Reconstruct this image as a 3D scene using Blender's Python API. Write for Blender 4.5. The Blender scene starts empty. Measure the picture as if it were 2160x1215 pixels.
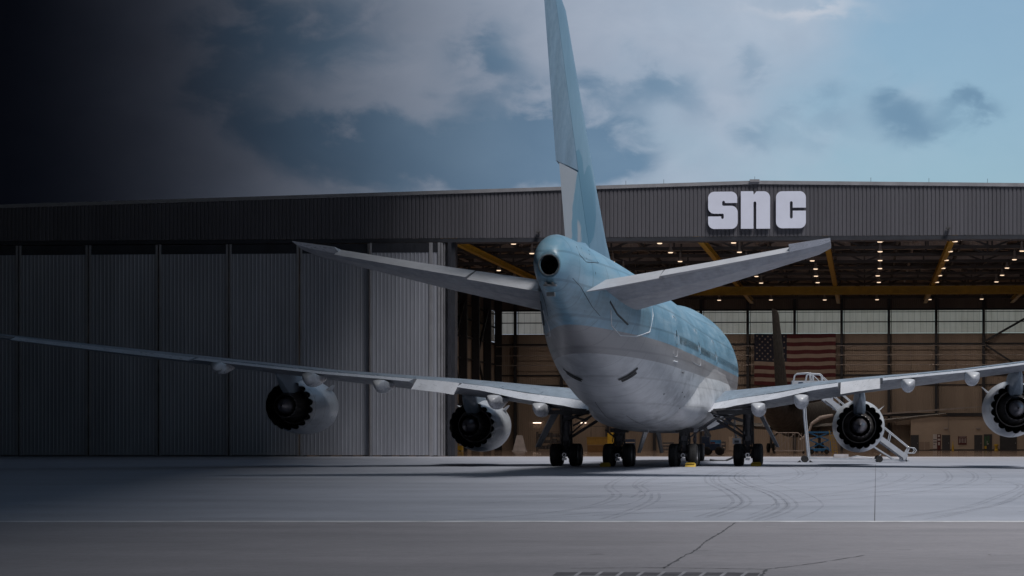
import bpy, math, random
from mathutils import Vector, Matrix
random.seed(7)
C = bpy.context.scene
COL = C.collection
R = math.radians
PI = math.pi

# ------------------------------------------------------------------ camera
F = 4200.0            # focal length in pixels of the 2160 px wide photograph
CX, CY, EYE = 1575.0, 926.5, 1.6
cam = bpy.data.cameras.new('camera')
cam.sensor_width = 36.0
cam.lens = F / 2160 * 36
cam.shift_x = -(CX - 1080) / 2160
cam.shift_y = (CY - 607.5) / 2160
cam.clip_start = 0.5
cam.clip_end = 9000
camo = bpy.data.objects.new('camera', cam)
COL.objects.link(camo)
camo.location = (0, 0, EYE)
camo.rotation_euler = (R(90), 0, 0)
C.camera = camo

# ------------------------------------------------------------------ sky and sun
SUN_EL, SUN_AZ = R(60), R(142)      # azimuth from +Y towards +X
world = bpy.data.worlds.new('World')
C.world = world
world.use_nodes = True
wt = world.node_tree
for n in list(wt.nodes):
    wt.nodes.remove(n)


def wn(t, **k):
    n = wt.nodes.new(t)
    for a, b in k.items():
        setattr(n, a, b)
    return n


def wmath(op, a, b=None, clamp=False):
    n = wn('ShaderNodeMath', operation=op, use_clamp=clamp)
    for i, v in enumerate((a, b)):
        if v is None:
            continue
        if isinstance(v, (int, float)):
            n.inputs[i].default_value = v
        else:
            wt.links.new(v, n.inputs[i])
    return n.outputs[0]


def wramp(fac, stops, interp='EASE'):
    n = wn('ShaderNodeValToRGB')
    n.color_ramp.interpolation = interp
    els = n.color_ramp.elements
    while len(els) < len(stops):
        els.new(0.5)
    for e, (p, c) in zip(els, stops):
        e.position = p
        e.color = (c[0], c[1], c[2], 1) if isinstance(c, (tuple, list)) else (c, c, c, 1)
    wt.links.new(fac, n.inputs[0])
    return n.outputs[0]


def wmix(f, a, b, blend='MIX'):
    n = wn('ShaderNodeMix', data_type='RGBA', blend_type=blend)
    for sock, v in ((n.inputs[0], f), (n.inputs[6], a), (n.inputs[7], b)):
        if isinstance(v, (int, float)):
            sock.default_value = v
        elif isinstance(v, tuple):
            sock.default_value = (v[0], v[1], v[2], 1)
        else:
            wt.links.new(v, sock)
    return n.outputs[2]


tc = wn('ShaderNodeTexCoord')
sep = wn('ShaderNodeSeparateXYZ')
wt.links.new(tc.outputs['Generated'], sep.inputs[0])
sx, sy, sz = sep.outputs
ay = wmath('MAXIMUM', wmath('ABSOLUTE', sy), 0.12)
qx = wmath('DIVIDE', sx, ay)
qz = wmath('DIVIDE', sz, ay)
comb = wn('ShaderNodeCombineXYZ')
wt.links.new(qx, comb.inputs[0]); wt.links.new(qz, comb.inputs[1])
# clouds drift as stretched masses
mp = wn('ShaderNodeMapping')
mp.inputs['Scale'].default_value = (1.0, 1.55, 1.0)
wt.links.new(comb.outputs[0], mp.inputs[0])


def wnoise(scale, detail, rough, off, dist=0.0):
    m = wn('ShaderNodeMapping')
    m.inputs['Location'].default_value = (off, off * 0.37, 0.0)
    wt.links.new(mp.outputs[0], m.inputs[0])
    n = wn('ShaderNodeTexNoise')
    n.inputs['Scale'].default_value = scale
    n.inputs['Detail'].default_value = detail
    n.inputs['Roughness'].default_value = rough
    n.inputs['Distortion'].default_value = dist
    wt.links.new(m.outputs[0], n.inputs['Vector'])
    return n.outputs[0]


nb = wnoise(13, 6, 0.47, 3.1, 0.45)
nf = wnoise(38, 6, 0.55, 9.7, 0.25)
nbig = wnoise(5.5, 4, 0.5, 1.3)
sky = wn('ShaderNodeTexSky', sky_type='NISHITA')
sky.sun_disc = False
sky.sun_elevation = SUN_EL
sky.sun_rotation = SUN_AZ
sky.air_density = 1.0
sky.dust_density = 2.5
skyc = wmix(1.0, sky.outputs[0], (0.104, 0.130, 0.130), 'MULTIPLY')


def P(px, py):
    return ((px - CX) / F, (CY - py) / F)


# banks of dark cloud: centre, half width, half height (as directions), weight
BL = [(640, 60, 210, 75, .85), (1040, 125, 75, 85, .9), (740, 300, 240, 75, 1.0), (1010, 320, 190, 75, .95),
      (1215, 320, 130, 72, 1.1), (1390, 190, 130, 70, .7), (1330, 345, 60, 35, .6), (1715, 235, 85, 65, .55),
      (1595, 290, 45, 35, .45), (1930, 235, 80, 52, .85), (2070, 212, 48, 28, .7), (1600, 130, 40, 30, .4),
      (1180, 200, 90, 60, .5), (470, 190, 150, 110, .6)]
acc = None
wobx = wmath('MULTIPLY', wmath('SUBTRACT', nf, 0.5), 0.035)
wobz = wmath('MULTIPLY', wmath('SUBTRACT', nb, 0.5), 0.045)
qxw = wmath('ADD', qx, wmath('ADD', wobx, wobz))
qzw = wmath('ADD', qz, wmath('SUBTRACT', wobz, wobx))
for px, py, hw, hh, wgt in BL:
    c0, c1 = P(px, py)
    dx = wmath('DIVIDE', wmath('SUBTRACT', qxw, c0), hw / F)
    dz = wmath('DIVIDE', wmath('SUBTRACT', qzw, c1), hh / F)
    d2 = wmath('ADD', wmath('MULTIPLY', dx, dx), wmath('MULTIPLY', dz, dz))
    g = wmath('MULTIPLY', wmath('POWER', 2.718, wmath('MULTIPLY', d2, -0.9)), wgt)
    acc = g if acc is None else wmath('ADD', acc, g)
brk = wmath('ADD', wmath('MULTIPLY', nb, 0.6), wmath('MULTIPLY', nf, 0.4))
brk = wramp(brk, [(0.33, 0.12), (0.55, 1.15)])
dark = wmath('MULTIPLY', acc, brk, clamp=True)
dark = wramp(dark, [(0.05, 0.0), (1.0, 0.92)])
# light cloud cover thins out to the upper right
cover = wmath('ADD', wmath('MULTIPLY', nbig, 0.9), wmath('MULTIPLY', nb, 0.55))
cover = wmath('SUBTRACT', cover, wmath('MULTIPLY', wmath('MAXIMUM', wmath('ADD', qx, 0.02), -0.2), 2.9))
cover = wramp(cover, [(0.36, 0.22), (0.9, 1.0)])
lit = wmix(nf, (0.34, 0.42, 0.53), (0.46, 0.535, 0.64))
c1 = wmix(cover, skyc, lit)
darkc = wmix(nb, (0.085, 0.185, 0.310), (0.21, 0.34, 0.47))
c2 = wmix(dark, c1, darkc)
# small bright fair-weather wisps at the top right
dx = wmath('DIVIDE', wmath('SUBTRACT', qxw, P(1735, 8)[0]), 100 / F)
dz = wmath('DIVIDE', wmath('SUBTRACT', qzw, P(1735, 8)[1]), 16 / F)
wisp = wmath('POWER', 2.718, wmath('MULTIPLY', wmath('ADD', wmath('MULTIPLY', dx, dx), wmath('MULTIPLY', dz, dz)), -1.0))
c3 = wmix(wmath('MULTIPLY', wmath('MULTIPLY', wisp, nf), 1.1, clamp=True), c2, (0.62, 0.64, 0.70))
# the west (left) of the sky is made almost black to darken that side
west = wn('ShaderNodeMapRange')
west.inputs['From Min'].default_value = -0.375
west.inputs['From Max'].default_value = 0.14
wt.links.new(wmath('ADD', qx, wmath('MULTIPLY', wmath('SUBTRACT', nbig, 0.5), 0.05)), west.inputs['Value'])
west_dim = wramp(west.outputs[0], [(0.0, (.0015, .002, .0035)), (0.14, (.020, .020, .026)), (0.27, (.145, .142, .158)),
                                (0.40, (.44, .43, .45)), (0.56, (.84, .82, .84)), (0.74, (1, 1, 1))], 'B_SPLINE')
c4 = wmix(1.0, c3, west_dim, 'MULTIPLY')
# unseen sky overhead and to the south is dimmed to cut ambient light
south = wn('ShaderNodeMapRange', interpolation_type='SMOOTHSTEP')
south.inputs['From Min'].default_value = -0.25; south.inputs['From Max'].default_value = 0.45
south.inputs['To Min'].default_value = 0.20; south.inputs['To Max'].default_value = 1.0
wt.links.new(sy, south.inputs['Value'])
zen = wn('ShaderNodeMapRange', interpolation_type='SMOOTHSTEP')
zen.inputs['From Min'].default_value = 0.30; zen.inputs['From Max'].default_value = 0.75
zen.inputs['To Min'].default_value = 1.0; zen.inputs['To Max'].default_value = 0.45
wt.links.new(sz, zen.inputs['Value'])
c4 = wmix(1.0, c4, wmath('MULTIPLY', south.outputs[0], zen.outputs[0]), 'MULTIPLY')
bg = wn('ShaderNodeBackground')
bg.inputs['Strength'].default_value = 1.0
wt.links.new(c4, bg.inputs[0])
wo = wn('ShaderNodeOutputWorld')
wt.links.new(bg.outputs[0], wo.inputs[0])

sund = bpy.data.lights.new('sun', 'SUN')
sund.energy = 3.4
sund.angle = R(19)
sund.color = (1.0, 0.97, 0.93)
suno = bpy.data.objects.new('sun', sund)
COL.objects.link(suno)
SD = Vector((math.sin(SUN_AZ) * math.cos(SUN_EL), math.cos(SUN_AZ) * math.cos(SUN_EL), math.sin(SUN_EL)))
suno.rotation_euler = SD.to_track_quat('Z', 'Y').to_euler()
suno.location = (60, -40, 90)

C.view_settings.view_transform = 'Standard'
C.view_settings.look = 'None'
C.view_settings.exposure = 0.0
C.view_settings.gamma = 1.0
C.render.engine = 'CYCLES'
C.cycles.max_bounces = 6
C.cycles.transparent_max_bounces = 12


# ------------------------------------------------------------------ helpers
def S(px, py, Y):
    """a point of the place at distance Y"""
    return Vector(((px - CX) / F * Y, Y, EYE + (CY - py) / F * Y))


def G(px, py, z=0.0):
    Y = F * (EYE - z) / (py - CY)
    return Vector(((px - CX) / F * Y, Y, z))


class MB:
    def __init__(self):
        self.v, self.f, self.m = [], [], []

    def add(self, vs, fs, mi=0):
        b = len(self.v)
        self.v += [tuple(p) for p in vs]
        for f in fs:
            self.f.append(tuple(i + b for i in f)); self.m.append(mi)
        return self

    def box(self, c, s, mi=0, rz=0.0):
        x, y, z = s[0] / 2, s[1] / 2, s[2] / 2
        vs = []
        cz, sn = math.cos(rz), math.sin(rz)
        for a in (-1, 1):
            for b in (-1, 1):
                for d in (-1, 1):
                    X, Y2 = a * x, b * y
                    vs.append((c[0] + X * cz - Y2 * sn, c[1] + X * sn + Y2 * cz, c[2] + d * z))
        return self.add(vs, [(0, 1, 3, 2), (4, 6, 7, 5), (0, 4, 5, 1), (2, 3, 7, 6), (0, 2, 6, 4), (1, 5, 7, 3)], mi)

    def bb(self, x0, x1, y0, y1, z0, z1, mi=0):
        return self.box(((x0 + x1) / 2, (y0 + y1) / 2, (z0 + z1) / 2), (abs(x1 - x0), abs(y1 - y0), abs(z1 - z0)), mi)

    def bar(self, a, b, w, h=None, mi=0):
        """rectangular bar between two points"""
        a, b = Vector(a), Vector(b)
        h = h or w
        d = (b - a).normalized()
        up = Vector((0, 0, 1)) if abs(d.z) < 0.95 else Vector((0, 1, 0))
        s = d.cross(up).normalized(); u = s.cross(d).normalized()
        vs = []
        for p in (a, b):
            for (i, j) in ((-1, -1), (1, -1), (1, 1), (-1, 1)):
                vs.append(p + s * i * w / 2 + u * j * h / 2)
        return self.add(vs, [(3, 2, 1, 0), (4, 5, 6, 7), (0, 1, 5, 4), (1, 2, 6, 5), (2, 3, 7, 6), (3, 0, 4, 7)], mi)

    def tube(self, pts, r, n=8, mi=0, caps=True):
        pts = [Vector(p) for p in pts]
        rr = r if isinstance(r, (list, tuple)) else [r] * len(pts)
        rings = []
        prev = None
        for i, p in enumerate(pts):
            d = (pts[min(i + 1, len(pts) - 1)] - pts[max(i - 1, 0)]).normalized()
            if prev is None:
                up = Vector((0, 0, 1)) if abs(d.z) < 0.9 else Vector((1, 0, 0))
                s = d.cross(up).normalized()
            else:
                s = (prev - d * prev.dot(d)).normalized()
            prev = s
            u = d.cross(s)
            rings.append([p + (s * math.cos(2 * PI * k / n) + u * math.sin(2 * PI * k / n)) * rr[i] for k in range(n)])
        self.loft(rings, True, mi)
        if caps:
            b = len(self.v)
            self.add(rings[0], [tuple(range(n))], mi)
            self.add(rings[-1], [tuple(reversed(range(n)))], mi)
        return self

    def loft(self, rings, closed=True, mi=0, cap=False):
        n = len(rings[0])
        vs = [p for r in rings for p in r]
        fs = []
        for i in range(len(rings) - 1):
            for k in range(n if closed else n - 1):
                a = i * n + k; b = i * n + (k + 1) % n
                fs.append((a, b, b + n, a + n))
        if cap:
            fs.append(tuple(reversed(range(n))))
            fs.append(tuple(range((len(rings) - 1) * n, len(rings) * n)))
        return self.add(vs, fs, mi)

    def rev(self, prof, n=32, mi=0, c=(0, 0, 0)):
        """revolve (y, r) profile round the y axis"""
        rings = [[(c[0] + r * math.cos(2 * PI * k / n), c[1] + y, c[2] + r * math.sin(2 * PI * k / n)) for k in range(n)] for y, r in prof]
        return self.loft(rings, True, mi)

    def prism(self, poly, y0, y1, mi=0):
        """extrude an x-z polygon along y"""
        n = len(poly)
        vs = [(x, y0, z) for x, z in poly] + [(x, y1, z) for x, z in poly]
        fs = [tuple(range(n)), tuple(reversed(range(n, 2 * n)))]
        for k in range(n):
            fs.append((k, k + n, (k + 1) % n + n, (k + 1) % n))
        return self.add(vs, fs, mi)

    def build(self, name, mat, parent=None, smooth=None, bevel=0.0):
        me = bpy.data.meshes.new(name)
        me.from_pydata(self.v, [], self.f)
        mats = mat if isinstance(mat, (list, tuple)) else [mat]
        for m in mats:
            me.materials.append(m)
        for p, mi in zip(me.polygons, self.m):
            p.material_index = mi
        import bmesh
        bm = bmesh.new(); bm.from_mesh(me)
        if smooth is not None:
            bmesh.ops.remove_doubles(bm, verts=bm.verts, dist=0.0004)
        bmesh.ops.recalc_face_normals(bm, faces=bm.faces)
        bm.to_mesh(me); bm.free()
        if smooth is not None:
            me.shade_smooth()
            me.set_sharp_from_angle(angle=R(smooth))
        me.update()
        o = bpy.data.objects.new(name, me)
        COL.objects.link(o)
        if parent:
            o.parent = parent
        if bevel:
            b = o.modifiers.new('bevel', 'BEVEL'); b.width = bevel; b.segments = 2
            b.limit_method = 'ANGLE'
        return o


def tag(o, label=None, cat=None, group=None, kind=None):
    if label: o['label'] = label
    if cat: o['category'] = cat
    if group: o['group'] = group
    if kind: o['kind'] = kind
    return o


def empty(name, loc, rz=0.0, label=None, cat=None, group=None):
    o = bpy.data.objects.new(name, None)
    o.empty_display_size = 0.5
    COL.objects.link(o)
    o.location = loc; o.rotation_euler = (0, 0, rz)
    return tag(o, label, cat, group)


def copy_tree(o, parent=None):
    c = o.copy(); COL.objects.link(c)
    if parent is not None: c.parent = parent
    for ch in [x for x in COL.objects if x.parent == o]:
        copy_tree(ch, c)
    return c


# ------------------------------------------------------------------ materials
def newmat(name):
    m = bpy.data.materials.new(name); m.use_nodes = True
    nt = m.node_tree
    b = nt.nodes['Principled BSDF']
    return m, nt, b


def lk(nt, a, b): nt.links.new(a, b)


def noise(nt, vec, scale, detail=4, rough=0.55, sc=None):
    if sc:
        mp = nt.nodes.new('ShaderNodeMapping'); mp.inputs['Scale'].default_value = sc
        lk(nt, vec, mp.inputs[0]); vec = mp.outputs[0]
    n = nt.nodes.new('ShaderNodeTexNoise')
    n.inputs['Scale'].default_value = scale; n.inputs['Detail'].default_value = detail
    n.inputs['Roughness'].default_value = rough
    lk(nt, vec, n.inputs['Vector'])
    return n.outputs[0]


def ramp(nt, fac, stops, interp='LINEAR'):
    n = nt.nodes.new('ShaderNodeValToRGB'); n.color_ramp.interpolation = interp
    e = n.color_ramp.elements
    while len(e) < len(stops): e.new(.5)
    for q, (p, c) in zip(e, stops):
        q.position = p
        q.color = (c[0], c[1], c[2], 1) if isinstance(c, (tuple, list)) else (c, c, c, 1)
    lk(nt, fac, n.inputs[0])
    return n.outputs[0]


def mix(nt, f, a, b, blend='MIX'):
    n = nt.nodes.new('ShaderNodeMix'); n.data_type = 'RGBA'; n.blend_type = blend
    for s, v in ((n.inputs[0], f), (n.inputs[6], a), (n.inputs[7], b)):
        if isinstance(v, (int, float)): s.default_value = v
        elif isinstance(v, tuple): s.default_value = (v[0], v[1], v[2], 1)
        else: lk(nt, v, s)
    return n.outputs[2]


def mth(nt, op, a, b=None, c=None, clamp=False):
    n = nt.nodes.new('ShaderNodeMath'); n.operation = op; n.use_clamp = clamp
    for i, v in enumerate((a, b, c)):
        if v is None: continue
        if isinstance(v, (int, float)): n.inputs[i].default_value = v
        else: lk(nt, v, n.inputs[i])
    return n.outputs[0]


def bump(nt, b, h, dist=0.02, strength=0.4):
    n = nt.nodes.new('ShaderNodeBump'); n.inputs['Distance'].default_value = dist
    n.inputs['Strength'].default_value = strength
    lk(nt, h, n.inputs['Height']); lk(nt, n.outputs[0], b.inputs['Normal'])


def coords(nt, which='Object'):
    t = nt.nodes.new('ShaderNodeTexCoord')
    return t.outputs[which]


def simple(name, col, rough=.6, metal=0.0, var=.18, scale=2.0, spec=.5, stretch=None, bmp=0.0):
    m, nt, b = newmat(name)
    v = coords(nt)
    n1 = noise(nt, v, scale, 5, .6, stretch)
    dk = tuple(c * (1 - var) for c in col); lt = tuple(min(1, c * (1 + var)) for c in col)
    c = ramp(nt, n1, [(.3, dk), (.7, lt)])
    lk(nt, c, b.inputs['Base Color'])
    r = ramp(nt, noise(nt, v, scale * 3, 4), [(.3, max(.02, rough - .12)), (.7, min(1, rough + .12))])
    lk(nt, r, b.inputs['Roughness'])
    b.inputs['Metallic'].default_value = metal
    b.inputs['Specular IOR Level'].default_value = spec
    if bmp: bump(nt, b, noise(nt, v, scale * 12, 3), bmp, .5)
    return m


def emit(name, col, st):
    m, nt, b = newmat(name)
    b.inputs['Base Color'].default_value = (*col, 1)
    b.inputs['Emission Color'].default_value = (*col, 1)
    b.inputs['Emission Strength'].default_value = st
    return m


def fuselage_paint():
    m, nt, b = newmat('airliner paint')
    v = coords(nt)
    s = nt.nodes.new('ShaderNodeSeparateXYZ'); lk(nt, v, s.inputs[0])
    x, y, z = s.outputs
    n1 = noise(nt, v, .5, 5, .6)
    n2 = noise(nt, v, 1.0, 6, .65, (1.2, .18, 1.6))          # fore-and-aft streaks
    n3 = noise(nt, v, 1.6, 5, .6, (1, 1, .3))
    blue = ramp(nt, n1, [(.25, (.145, .295, .42)), (.75, (.205, .38, .51))])
    # chalky pale streaks, painted highlights for the plastic sheen of the crown
    up = nt.nodes.new('ShaderNodeNewGeometry')
    blue = mix(nt, ramp(nt, n2, [(.46, 0.0), (.66, .5)]), blue, (.36, .48, .57))
    # sheet dull patches on the flank where markings were painted over
    pat = nt.nodes.new('ShaderNodeTexBrick')
    pat.inputs['Scale'].default_value = .22; pat.inputs['Mortar Size'].default_value = .011
    pat.inputs['Color1'].default_value = (.86, .86, .86, 1); pat.inputs['Color2'].default_value = (1.04, 1.04, 1.04, 1)
    pat.inputs['Mortar'].default_value = (.6, .6, .6, 1)
    cb = nt.nodes.new('ShaderNodeCombineXYZ'); lk(nt, y, cb.inputs[0]); lk(nt, z, cb.inputs[1])
    lk(nt, cb.outputs[0], pat.inputs[0])
    blue = mix(nt, .75, blue, pat.outputs[0], 'MULTIPLY')
    silver = mix(nt, n2, (.235, .23, .245), (.31, .305, .32))
    white = ramp(nt, n3, [(.2, (.44, .455, .49)), (.8, (.56, .575, .61))])
    # soot and hydraulic streaks on the lower side near the wing
    w2 = noise(nt, v, .9, 7, .7, (1, .5, 1))
    soot = mth(nt, 'MULTIPLY', ramp(nt, w2, [(.48, 0.0), (.68, 1.0)]), ramp(nt, mth(nt, 'DIVIDE', y, 60), [(.33, .25), (.45, .8), (.6, .45)]))
    white = mix(nt, mth(nt, 'MULTIPLY', soot, 1.0), white, (.11, .12, .14))
    zb = mth(nt, 'SUBTRACT', z, mth(nt, 'MULTIPLY', mth(nt, 'MAXIMUM', mth(nt, 'SUBTRACT', 24, y), 0), .018))
    wob = mth(nt, 'ADD', zb, 0)
    c = mix(nt, .45, mix(nt, mth(nt, 'GREATER_THAN', wob, 5.2), white, silver), pat.outputs[0], 'MULTIPLY')
    c = mix(nt, mth(nt, 'GREATER_THAN', wob, 6.15), c, blue)
    # frame stations and stringers read as fine panel seams
    fr = mth(nt, 'LESS_THAN', mth(nt, 'FRACT', mth(nt, 'DIVIDE', y, 3.05)), .007)
    fr2 = mth(nt, 'LESS_THAN', mth(nt, 'FRACT', mth(nt, 'DIVIDE', mth(nt, 'ADD', z, .3), 1.27)), .010)
    seam = mth(nt, 'MAXIMUM', fr, mth(nt, 'MULTIPLY', fr2, .35))
    c = mix(nt, mth(nt, 'MULTIPLY', seam, .35), c, (.06, .08, .10))
    # burnt grime under the exhaust at the tail
    tail = mth(nt, 'LESS_THAN', y, 14)
    under = ramp(nt, mth(nt, 'ADD', mth(nt, 'DIVIDE', mth(nt, 'SUBTRACT', 8.1, z), 3.2), mth(nt, 'MULTIPLY', mth(nt, 'SUBTRACT', n3, .5), .7)), [(.02, 0.0), (.25, 1.0), (.42, .6), (.56, 0.0)])
    rings = nt.nodes.new('ShaderNodeTexWave'); rings.inputs['Scale'].default_value = 1.5; rings.inputs['Distortion'].default_value = 3.0
    rings.bands_direction = 'Z'; lk(nt, v, rings.inputs[0])
    g = mth(nt, 'MULTIPLY', mth(nt, 'MULTIPLY', tail, under), mth(nt, 'ADD', .42, mth(nt, 'MULTIPLY', rings.outputs[1], .10)))
    c = mix(nt, mth(nt, 'MULTIPLY', g, 1.1, clamp=True), c, (.08, .12, .14))
    lk(nt, c, b.inputs['Base Color'])
    lk(nt, ramp(nt, n2, [(.3, .28), (.8, .55)]), b.inputs['Roughness'])
    bump(nt, b, mth(nt, 'SUBTRACT', mth(nt, 'MULTIPLY', noise(nt, v, .7, 3), .6), mth(nt, 'MULTIPLY', seam, .4)), .03, .35)
    return m


def fin_paint():
    m, nt, b = newmat('fin paint')
    v = coords(nt)
    s = nt.nodes.new('ShaderNodeSeparateXYZ'); lk(nt, v, s.inputs[0])
    x, y, z = s.outputs
    n1 = noise(nt, v, .45, 5, .6)
    n2 = noise(nt, v, 1.6, 5, .6, (1, 1, .2))
    base = ramp(nt, mth(nt, 'ADD', mth(nt, 'MULTIPLY', n1, .6), mth(nt, 'MULTIPLY', n2, .4)), [(.3, (.15, .275, .395)), (.7, (.225, .36, .48))])
    # freshly painted discs over the removed emblem, deeper blue
    wobl = mth(nt, 'MULTIPLY', mth(nt, 'SUBTRACT', n1, .5), .8)
    def disc(cy, cz, r):
        d = mth(nt, 'SQRT', mth(nt, 'ADD', mth(nt, 'POWER', mth(nt, 'SUBTRACT', y, cy), 2), mth(nt, 'POWER', mth(nt, 'SUBTRACT', z, cz), 2)))
        return mth(nt, 'LESS_THAN', mth(nt, 'ADD', d, wobl), r)
    dd = mth(nt, 'MAXIMUM', disc(8.5, 11.9, 1.75), disc(5.9, 12.3, 1.6))
    c = mix(nt, mth(nt, 'MULTIPLY', dd, .85), base, (.095, .235, .35))
    fr = mth(nt, 'LESS_THAN', mth(nt, 'FRACT', mth(nt, 'DIVIDE', mth(nt, 'ADD', mth(nt, 'MULTIPLY', z, .8), y), 2.7)), .008)
    c = mix(nt, mth(nt, 'MULTIPLY', fr, .45), c, (.05, .08, .1))
    lk(nt, c, b.inputs['Base Color'])
    b.inputs['Roughness'].default_value = .38
    return m


M = {}
M['fus'] = fuselage_paint()
M['fin'] = fin_paint()
M['rudder'] = simple('rudder paint', (.34, .375, .425), .45, var=.14, scale=1.2, stretch=(1, 1, .25))
M['rudder_blue'] = simple('upper rudder paint', (.20, .295, .40), .4, var=.14, scale=1.2, stretch=(1, 1, .25))
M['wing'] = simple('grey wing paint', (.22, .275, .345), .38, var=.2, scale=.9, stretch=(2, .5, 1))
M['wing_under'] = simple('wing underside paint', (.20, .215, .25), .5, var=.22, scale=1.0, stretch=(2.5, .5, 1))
M['flap'] = simple('pale flap paint', (.52, .54, .60), .35, var=.12, scale=1.4, stretch=(1.5, .4, 1))
M['canoe'] = simple('fairing paint', (.44, .46, .51), .32, var=.14, scale=1.5)
M['stab'] = simple('tailplane paint', (.25, .255, .285), .5, var=.16, scale=.8, stretch=(1.5, .5, 1))
M['elev'] = simple('elevator paint', (.44, .45, .49), .42, var=.1, scale=1.0, stretch=(1.5, .4, 1))
def mottled():
    m, nt, b = newmat('rudder mottled paint')
    v = coords(nt)
    s = nt.nodes.new('ShaderNodeSeparateXYZ'); lk(nt, v, s.inputs[0])
    n = noise(nt, v, .55, 4, .55, (1, 1.4, .7)); n2 = noise(nt, v, 3, 5, .6, (1, 1, .2))
    d = mth(nt, 'ADD', mth(nt, 'MULTIPLY', n, .7), mth(nt, 'MULTIPLY', mth(nt, 'SUBTRACT', s.outputs[1], 6.3), .10))
    c = mix(nt, ramp(nt, d, [(.33, 0.0), (.37, 1.0)]), mix(nt, n2, (.34, .37, .42), (.42, .44, .48)), mix(nt, n2, (.10, .23, .34), (.19, .34, .45)))
    lk(nt, c, b.inputs['Base Color']); b.inputs['Roughness'].default_value = .45
    return m


M['rudder'] = mottled()


def nacelle():
    m, nt, b = newmat('nacelle paint')
    v = coords(nt)
    s = nt.nodes.new('ShaderNodeSeparateXYZ'); lk(nt, v, s.inputs[0])
    y = s.outputs[1]
    n = noise(nt, v, 1.2, 6, .65, (1, .35, 1)); n2 = noise(nt, v, 4, 5, .7)
    c = ramp(nt, n, [(.3, (.40, .425, .47)), (.7, (.56, .585, .63))])
    c = mix(nt, mth(nt, 'MULTIPLY', ramp(nt, n2, [(.55, 0.0), (.72, 1.0)]), .45), c, (.20, .19, .19))
    hot = mth(nt, 'MULTIPLY', ramp(nt, mth(nt, 'ADD', mth(nt, 'MULTIPLY', y, 1.2), mth(nt, 'MULTIPLY', n2, .5)), [(.1, 1.0), (.75, 0.0)]), .55)
    c = mix(nt, hot, c, (.30, .28, .27))
    a = mth(nt, 'ARCTAN2', s.outputs[2], s.outputs[0])
    seam = mth(nt, 'MAXIMUM', mth(nt, 'LESS_THAN', mth(nt, 'ABSOLUTE', mth(nt, 'SUBTRACT', y, 1.75)), .014), mth(nt, 'LESS_THAN', mth(nt, 'ABSOLUTE', mth(nt, 'SUBTRACT', y, 4.3)), .014))
    seam = mth(nt, 'MAXIMUM', seam, mth(nt, 'LESS_THAN', mth(nt, 'ABSOLUTE', mth(nt, 'ADD', a, 1.57)), .012))
    seam = mth(nt, 'MAXIMUM', seam, mth(nt, 'LESS_THAN', mth(nt, 'ABSOLUTE', mth(nt, 'SUBTRACT', y, .42)), .02))
    c = mix(nt, mth(nt, 'MULTIPLY', seam, .7), c, (.06, .06, .07))
    lk(nt, c, b.inputs['Base Color']); lk(nt, ramp(nt, n, [(.3, .25), (.7, .45)]), b.inputs['Roughness'])
    return m


M['nac'] = nacelle()
M['metal'] = simple('worn metal', (.38, .39, .41), .4, 1.0, .25, 3.0)
M['darkmetal'] = simple('sooty exhaust metal', (.14, .13, .13), .38, .7, .35, 3.0)
M['plug'] = simple('exhaust plug metal', (.22, .21, .23), .4, .8, .25, 3.0)
M['black'] = simple('black duct', (.008, .008, .010), .7, 0, .3)
M['tyre'] = simple('tyre rubber', (.011, .011, .013), .75, 0, .35, 5.0, bmp=.004)
M['hub'] = simple('wheel hub', (.22, .22, .24), .45, .6, .3, 6.0)
M['strut'] = simple('landing gear paint', (.085, .083, .095), .45, .3, .4, 4.0)
M['geardark'] = simple('greasy hoses', (.03, .03, .035), .5, 0, .4, 6.0)
M['chrome'] = simple('polished oleo', (.55, .55, .57), .2, 1.0, .1)
M['glass'] = simple('cabin window glass', (.02, .025, .03), .15, 0, .2)
M['seamp'] = simple('door outline paint', (.50, .52, .56), .5)
M['seamd'] = simple('dark panel gap', (.03, .035, .04), .7)
M['yellow'] = simple('safety yellow paint', (.46, .30, .025), .5, 0, .2, 3.0)
M['ochre'] = simple('ochre paint', (.26, .155, .03), .6, 0, .2, 2.0)
M['crane'] = simple('crane yellow paint', (.42, .25, .015), .5, 0, .2, 1.0)
M['white'] = simple('white equipment paint', (.37, .395, .45), .4, 0, .12, 2.0)
M['blue'] = simple('blue lift paint', (.03, .16, .38), .45, 0, .2, 3.0)
M['navy'] = simple('dark blue lift paint', (.02, .04, .09), .45, 0, .25, 3.0)
M['red'] = simple('dark red board', (.07, .010, .014), .6, 0, .15)
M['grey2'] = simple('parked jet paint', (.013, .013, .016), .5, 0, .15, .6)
M['door'] = simple('dark steel door', (.035, .037, .048), .5, 0, .15)
M['steel'] = simple('dark structural steel', (.024, .026, .036), .6, 0, .3, .5)
M['steel2'] = simple('roof steel', (.060, .058, .062), .7, 0, .4, .5)
M['deck'] = simple('roof deck underside', (.42, .34, .29), .8, 0, .25, .15)
M['pipe'] = simple('galvanised pipe', (.32, .29, .29), .5, .3, .2, 1.0)
M['letter'] = simple('white sign letters', (.76, .79, .95), .4, 0, .04, .6)
M['trim'] = simple('roof edge trim', (.30, .30, .33), .5, .2, .15, .6)
M['shade'] = simple('lamp housing', (.42, .40, .40), .4, .5)
M['lamp'] = emit('lit lamp', (1.0, .74, .52), 1.25)
M['tubelight'] = emit('lit tube', (1.0, .78, .62), 2.6)
M['flagred'] = simple('flag red cloth', (.075, .012, .018), .85, 0, .15, 1.0)
M['flagwhite'] = simple('flag white cloth', (.25, .20, .175), .85, 0, .1, 1.0)
M['flagblue'] = simple('flag blue cloth', (.009, .012, .03), .85, 0, .15, 1.0)
M['office'] = simple('painted office wall', (.36, .30, .26), .8, 0, .08, .4)
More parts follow.
